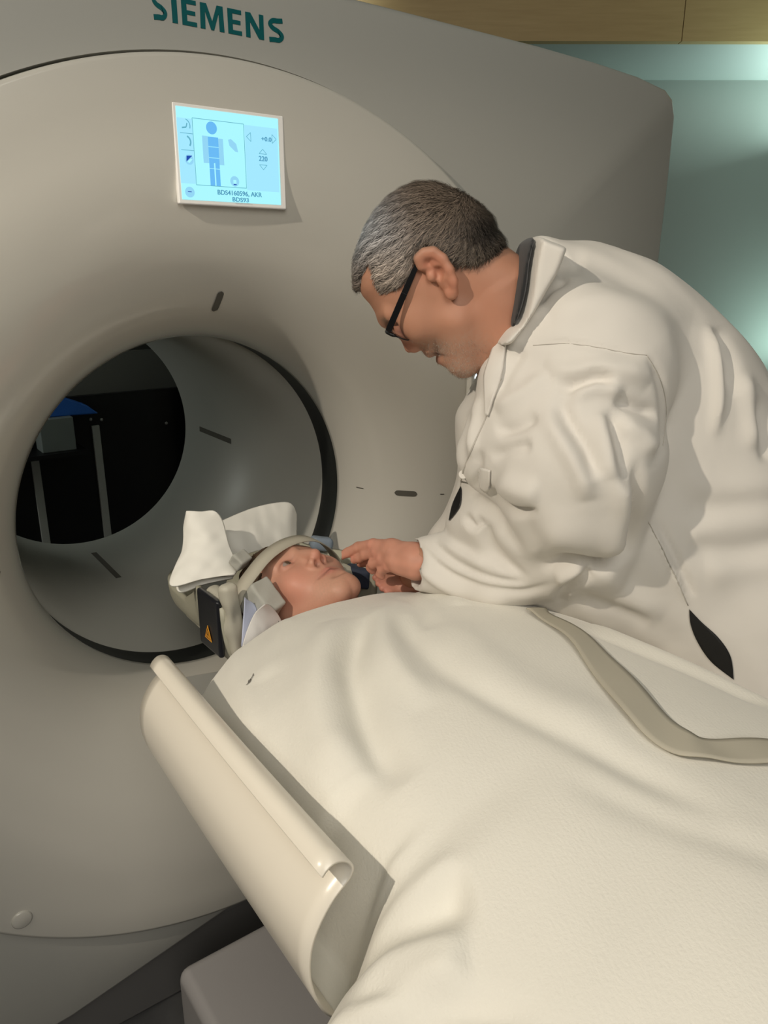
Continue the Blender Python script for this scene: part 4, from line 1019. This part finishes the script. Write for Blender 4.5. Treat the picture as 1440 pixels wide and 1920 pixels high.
me = np_mesh('stubble', headW(SV2), SF2); set_col(me, (np.array([.36, .31, .26]) * (.5 + .9 * rng.random((5200, 1)))).repeat(4, 0)); tag(link('stubble', me, M_hair, MN), kind='stuff')

# glasses
GL = lambda x, y, w: headW(np.array(E1h(x, y, w)))
M_frame = mat('black_frame', (0.004, 0.004, 0.005), 0.4, 0.3)
M_lens = mat('lens', (0.95, 0.93, 1.0), 0.02, trans=1.0)
gm = bmesh.new()
def bar(bm, P0, P1, h0, h1, th):
    """flat bar, height measured along the face's own front-back direction"""
    P0, P1 = np.array(P0), np.array(P1); d_ = P1 - P0; d_ /= np.linalg.norm(d_); wv = headW(PIV + np.array([0, 0, 1.])) - headW(PIV); wv /= np.linalg.norm(wv)
    hv = np.cross(d_, wv); hv /= np.linalg.norm(hv)
    c = [bm.verts.new(P + hv * s * h + wv * q) for P, h in ((P0, h0), (P1, h1)) for s, q in ((-1, -th), (1, -th), (1, th), (-1, th))]
    for f in ((0, 1, 2, 3), (7, 6, 5, 4), (0, 4, 5, 1), (1, 5, 6, 2), (2, 6, 7, 3), (3, 7, 4, 0)): bm.faces.new([c[i] for i in f])
for s in (1, -1):
    bm = bmesh.new(); bar(bm, GL(335, 1062, .069 * s), GL(440, 820, .0765 * s), .0040, .0040, .0011)
    bar(bm, GL(440, 820, .0765 * s), GL(520, 640, .0800 * s), .0040, .0030, .0011); bar(bm, GL(520, 640, .080 * s), GL(700, 585, .0785 * s), .0025, .0020, .0010)
    o = from_bm('spectacle_temple', bm, M_frame, MN, False, .0006)
ga = np.array([.93, .36]) * 1.0
for s in (1, -1):
    bm = bmesh.new(); ring_ = []
    for k in range(32):
        a = 2 * math.pi * k / 32; ca, sa = math.cos(a), math.sin(a)
        ww = .037 + .029 * np.sign(ca) * abs(ca) ** .6; hh = .5 - .5 * np.sign(sa) * abs(sa) ** .6
        ring_.append((hh, ww))
    def gp(h_, w_): return GL(318 + ga[0] * 155 * h_, 1072 + ga[1] * 155 * h_, w_ * s)
    pts_ = [gp(h_, w_) for h_, w_ in ring_]; rr = [.0026 if h_ < .35 else .0009 for h_, w_ in ring_]
    from_bm('lens_rim', tube_bm(pts_ + [pts_[0]], rr + [rr[0]], 8), M_frame, MN, True)
    bm = bmesh.new(); bm.faces.new([bm.verts.new(p) for p in pts_]); o = from_bm('lens', bm, M_lens, MN, True); md = o.modifiers.new('s', 'SOLIDIFY'); md.thickness = .0012; md.offset = 0
from_bm('bridge', tube_bm([GL(325, 1076, .011), GL(322, 1068, 0), GL(325, 1076, -.011)], .0018, 8), M_frame, MN, True)

# lab coat
TP = poly2([(990, 452), (1046, 462), (1100, 466), (1160, 480), (1220, 505), (1275, 548), (1325, 592), (1370, 640), (1410, 692), (1440, 742), (1500, 860), (1560, 1000), (1590, 1150), (1610, 1400), (1620, 1700), (1300, 1700), (1280, 1400), (1190, 1240), (1050, 1165), (930, 1110), (865, 1040), (838, 985), (862, 900), (860, 840), (856, 775), (880, 735), (900, 695), (926, 645), (948, 560), (972, 475)], 1.12, 3)
def seg_extra(p):
    d = s_chain(p, [SHn, Lp(1078, 860, .985), Lp(1090, 990, 1.05)], [.094, .106, .088], .03)
    d2 = s_chain(p, [Lp(1085, 1020, 1.065), Lp(960, 1050, 1.125), Lp(785, 1058, 1.20)], [.077, .066, .0435], .02)
    d2 = smax(d2, -( (p[0] - Lp(775, 1058, 1.2)[0]) * .97 - (p[2] + .2) * .24 + (p[1] - Lp(775, 1058, 1.2)[1]) * .05), .004)
    d2 = smax(d2, -s_cap(p, Lp(745, 1052, 1.215), Lp(815, 1056, 1.185), .0385, .034), .003)
    d = smin(d, d2, .02)
    e = s_chain(p, [SHf, Lp(960, 800, 1.27), ELf, Lp(810, 1068, 1.315)], [.10, .085, .07, .043], .03)
    d = smin(d, s_chain(p, [Lp(1060, 570, .985), Lp(1070, 620, .975), SHn], [.040, .058, .085], .03), .04)
    d = smin(d, s_chain(p, [Lp(1015, 625, .985), Lp(975, 710, 1.0), Lp(940, 850, 1.04)], [.030, .048, .060], .03), .04)
    return d, e
def coat_sdf(p):
    wc = -.125 - .05 * np.clip((Lp(0, 700, 1.1)[1] - p[1]) / .35, 0, 1.6)
    t = s_infl(p, TP, .165, .165, wc)
    # waist and skirt continue down beside the table
    t = smin(t, s_cap(p, Lp(1480, 1130, 1.15), LW((.55, -.76, -.30)), .17, .20), .05)
    a, b = seg_extra(p)
    t = smin(t, b, .03)
    return smin(t, a, .007 + .03 * np.clip((p[1] - Lp(1100, 760, 1.0)[1]) / .06, 0, 1))
Vc, Fc = surfnet(coat_sdf, (.0, -.56, -.44), (.80, .42, .13), .0045)
Vc = relax(Vc, Fc, 2, .5); Nc = vnormals(Vc, Fc); Sc = scr(toW(Vc))
FOLDS = [ # points in close-up coordinates, depth in mm, width in photo pixels
 ([(560, 455), (680, 448), (800, 462), (900, 482), (985, 492)], -2.2, 5), ([(985, 492), (1035, 580), (1058, 690), (1045, 830), (990, 920)], -5, 9),
 ([(600, 520), (700, 560), (800, 545), (930, 555), (1000, 600)], 7, 22), ([(650, 615), (730, 600), (800, 580), (860, 600)], -9, 13), ([(700, 650), (800, 615), (900, 640)], 7, 15),
 ([(860, 655), (950, 685), (1040, 715)], -8, 12), ([(880, 740), (960, 790), (1010, 860)], 6, 18), ([(655, 640), (690, 740), (760, 850), (795, 960)], -8, 15), ([(600, 700), (680, 830), (740, 940), (760, 1040)], 7, 20),
 ([(840, 690), (875, 790), (895, 900), (905, 1000)], -7, 13), ([(800, 700), (830, 820), (850, 960)], 6, 16), ([(395, 985), (430, 1045), (500, 1082), (580, 1070)], -8, 8), ([(420, 960), (500, 1000), (590, 1010)], 6, 22),
 ([(420, 780), (500, 760), (580, 720)], -6, 12), ([(400, 880), (480, 840), (560, 830)], -5, 12), ([(420, 700), (520, 640), (620, 560)], 6, 18),
 ([(300, 1085), (335, 1135), (365, 1095)], -7, 8), ([(370, 1105), (395, 1190), (450, 1265), (540, 1340)], -8, 12), ([(420, 1120), (500, 1200), (600, 1240)], 6, 22),
 ([(125, 1185), (210, 1290), (330, 1350), (500, 1385), (640, 1350)], -5, 8), ([(160, 1170), (270, 1270), (420, 1335), (540, 1350)], -5, 8), ([(95, 1240), (190, 1335), (330, 1395), (480, 1425)], 5, 9), ([(200, 1180), (300, 1240), (400, 1290)], 4, 10),
 ([(580, 1290), (690, 1260), (800, 1278), (840, 1270)], -11, 12), ([(640, 1420), (720, 1350), (780, 1300)], -9, 10), ([(560, 1180), (680, 1160), (800, 1180), (900, 1160)], 9, 34), ([(640, 1340), (700, 1320), (760, 1300)], 6, 14),
 ([(940, 880), (948, 1000), (940, 1120), (915, 1215), (842, 1270), (785, 1284)], -11, 11), ([(880, 890), (892, 1000), (892, 1100), (865, 1185), (800, 1225)], 7, 20), ([(1215, 370), (1235, 480), (1250, 640), (1240, 800)], 7, 10), ([(1250, 380), (1290, 500), (1310, 650)], -7, 14), ([(1340, 560), (1370, 700), (1390, 850)], 7, 16), ([(1410, 640), (1430, 800), (1440, 900)], -6, 14),
 ([(1100, 940), (1290, 1000), (1560, 980)], 3, 30), ([(1120, 1090), (1300, 1060), (1560, 1020)], -4, 26), ([(1120, 1160), (1280, 1120), (1560, 1110)], 3.5, 30), ([(1140, 1200), (1290, 1230), (1560, 1190)], -4, 24), ([(1200, 1300), (1350, 1290), (1560, 1240)], 3.5, 30),
 ([(640, 190), (680, 150), (760, 140)], -4, 16), ([(560, 300), (620, 230), (700, 200)], -5, 10), ([(620, 330), (800, 300), (1000, 330), (1160, 370)], 5, 30), ([(470, 480), (520, 380), (600, 300)], 5, 14), ([(430, 640), (470, 540), (520, 460)], -4, 12),
 ([(990, 1115), (1060, 1250), (1140, 1430)], 3, 5), ([(1020, 1110), (1090, 1250), (1165, 1410)], -4, 8), ([(700, 1400), (850, 1440), (1000, 1500)], -5, 14), ([(800, 1300), (900, 1380), (1050, 1480)], 5, 22),
 ([(330, 700), (300, 800), (290, 900)], -5, 10), ([(360, 640), (340, 760), (330, 880)], 5, 10), ([(360, 840), (345, 940), (335, 1030)], -5, 8)]
disp = np.zeros(len(Vc)); front = sm01((Nc[:, 2] + .15) / .4)
for pts_, amp, sg in FOLDS:
    q = catmull([np.array(z6(*p)) for p in pts_], 5); d_, t_ = polyline_d(Sc, q)
    disp += 1.5 * amp / 1000 * np.exp(-(d_ / sg) ** 2) * sm01(t_ * 3 + .15) * sm01((1 - t_) * 3 + .15)
# no folds on the torso from strokes that belong to the sleeve and the other way round is harmless: both lie under them
Vc = Vc + Nc * (disp * front + .0016 * sinnoise(Vc, 38, 12, 3) + .0009 * sinnoise(Vc, 95, 12, 8))[:, None]
M_coat = mat('white_lab_coat', (0.70, 0.67, 0.62), 0.75, 0.25, bump=0.10, bscale=60, sheen=.1, bump2=(.08, 1500))
M_coat2 = mat('white_lab_coat_trim', (0.70, 0.67, 0.62), 0.75, 0.25, sheen=.1, bump=.06, bscale=900)
Wc = toW(Vc)
coat = link('lab_coat', np_mesh('lab_coat', Wc, Fc), M_coat, MN)
from mathutils.bvhtree import BVHTree
bvh = BVHTree.FromPolygons([Vector(v) for v in Wc], [tuple(f) for f in Fc])
def hit(px, py, off=0.0):
    k = (px - 720) / 1420.7 * CR - (py - 960) / 1420.7 * CU + CF
    loc, nrm, i, dist = bvh.ray_cast(Vector(CC), Vector(k).normalized())
    if loc is None: return None
    if nrm.dot(Vector(k)) > 0: nrm = -nrm
    return np.array(loc + nrm * off)
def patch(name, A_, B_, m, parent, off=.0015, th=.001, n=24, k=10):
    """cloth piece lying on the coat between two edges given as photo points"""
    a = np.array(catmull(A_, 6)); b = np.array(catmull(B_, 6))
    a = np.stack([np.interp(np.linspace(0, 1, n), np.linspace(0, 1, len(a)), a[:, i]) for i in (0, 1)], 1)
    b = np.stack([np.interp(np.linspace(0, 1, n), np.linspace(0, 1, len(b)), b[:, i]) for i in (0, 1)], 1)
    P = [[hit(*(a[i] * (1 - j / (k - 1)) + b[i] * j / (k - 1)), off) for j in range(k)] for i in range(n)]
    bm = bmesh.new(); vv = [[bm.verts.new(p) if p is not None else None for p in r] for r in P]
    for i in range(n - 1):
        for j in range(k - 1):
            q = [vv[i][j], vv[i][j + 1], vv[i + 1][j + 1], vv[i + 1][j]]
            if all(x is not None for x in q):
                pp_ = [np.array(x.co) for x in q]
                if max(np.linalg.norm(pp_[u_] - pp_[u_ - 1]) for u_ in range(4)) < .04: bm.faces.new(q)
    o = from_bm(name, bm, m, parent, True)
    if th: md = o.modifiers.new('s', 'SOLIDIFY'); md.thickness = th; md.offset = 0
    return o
def seam(name, pts, r=.0005, off=.0004, m=None, parent=None):
    q = [hit(*p, off) for p in catmull([np.array(z6(*p)) for p in pts], 8)]; q = [p for p in q if p is not None]
    q = [q[0]] + [b for a, b in zip(q, q[1:]) if .0005 < np.linalg.norm(b - a) < .03]
    return from_bm(name, tube_bm(q, r, 6), m or M_coat2, parent or coat, True)
M_seam = mat('coat_seam', (0.52, 0.49, 0.44), 0.8)
seam('seam', [(560, 455), (680, 448), (800, 462), (900, 482), (985, 492)], m=M_seam)
seam('seam', [(985, 492), (1035, 580), (1058, 690), (1045, 830)], m=M_seam)
seam('seam', [(990, 1115), (1060, 1250), (1140, 1430)], m=M_seam, r=.0006)
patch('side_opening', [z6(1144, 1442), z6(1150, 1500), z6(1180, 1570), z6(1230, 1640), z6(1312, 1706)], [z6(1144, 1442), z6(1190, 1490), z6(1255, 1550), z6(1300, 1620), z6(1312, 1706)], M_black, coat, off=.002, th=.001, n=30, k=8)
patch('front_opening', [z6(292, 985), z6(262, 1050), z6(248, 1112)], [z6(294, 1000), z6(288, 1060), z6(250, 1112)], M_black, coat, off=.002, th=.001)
patch('lapel', [z6(470, 430), z6(452, 520), z6(430, 620), z6(398, 720)], [z6(425, 450), z6(392, 545), z6(385, 590), z6(392, 720)], M_coat2, coat, off=.004, th=.003)
patch('chest_pocket', [z6(357, 918), z6(380, 915), z6(404, 922)], [z6(372, 990), z6(388, 1000), z6(400, 985)], M_coat2, coat, off=.003, th=.0025)
seam('front_edge', [(440, 580), (400, 640), (385, 720), (340, 820), (300, 920), (285, 1000)], r=.0011, m=M_seam)
bh = hit(*z6(296, 940), .0)
if bh is not None:
    bm = bmesh.new(); bmesh.ops.create_cone(bm, cap_ends=True, segments=24, radius1=.0065, radius2=.0058, depth=.003)
    o = from_bm('button', bm, M_coat2, coat, True, .0008)
    o.matrix_parent_inverse = Matrix.Identity(4)
    o.matrix_world = Matrix.Translation(Vector(bh) + Vector(-CF) * .002) @ Vector(-CF).to_track_quat('Z', 'Y').to_matrix().to_4x4()
# collars
def s_slab(p, poly, Wd, Dm, wc): return s_infl(p, poly, Wd, Dm, wc)
hpoly = lambda pts, n: [tuple(v) for v in catmull([hp2(*p) for p in pts], n, True)]
CPL = hpoly([z6(546, 56), z6(600, 66), z6(656, 92), z6(648, 130), z6(625, 190), z6(590, 250), z6(545, 330), z6(500, 395), z6(462, 440), z6(420, 446), z6(408, 432), z6(440, 385), z6(480, 350), z6(505, 260), z6(520, 150)], 3)
Vx, Fx = surfnet(lambda p: s_slab(p, CPL, .104, .010, -.004), (min(a for a, b in CPL) - .01, min(b for a, b in CPL) - .01, -.115), (max(a for a, b in CPL) + .01, max(b for a, b in CPL) + .01, .115), .0025)
link('coat_collar', np_mesh('coat_collar', headW(relax(Vx, Fx, 1)), Fx), M_coat2, coat)
CPD = hpoly([z6(524, 64), z6(548, 58), z6(530, 150), z6(520, 240), z6(500, 320), z6(475, 375), z6(455, 370), z6(470, 270), z6(490, 160), z6(508, 95)], 3)
Vx, Fx = surfnet(lambda p: s_slab(p, CPD, .0860, .007, -.002), (min(a for a, b in CPD) - .01, min(b for a, b in CPD) - .01, -.115), (max(a for a, b in CPD) + .01, max(b for a, b in CPD) + .01, .115), .0022)
M_navycloth = mat('charcoal_knit', (0.012, 0.013, 0.015), 0.9, sheen=.2)
link('shirt_neckband', np_mesh('shirt_neckband', headW(relax(Vx, Fx, 1)), Fx), M_navycloth, MN)
# trousers and shoes
def leg_sdf(p):
    d = s_cap(p, (.51, -.83, .62), (.52, -.84, .10), .085, .062); return smin(d, s_cap(p, (.60, -.68, .62), (.60, -.68, .10), .085, .062), .01)
Vl, Fl = surfnet(leg_sdf, (.38, -.98, .04), (.74, -.54, .74), .012); link('trousers', np_mesh('trousers', Vl, Fl), M_black, MN)
for x, y in ((.49, -.86), (.57, -.66)):
    Vl, Fl = surfnet(lambda p: smax(smin(s_ell(p, (x, y, .045), (.12, .05, .05)), s_cap(p, (x + .03, y + .01, .05), (x + .03, y + .01, .10), .045), .02), .002 - p[2], .004), (x - .15, y - .08, -.005), (x + .15, y + .08, .16), .006)
    link('shoe', np_mesh('shoe', Vl, Fl), M_black, MN)
#END_PART5
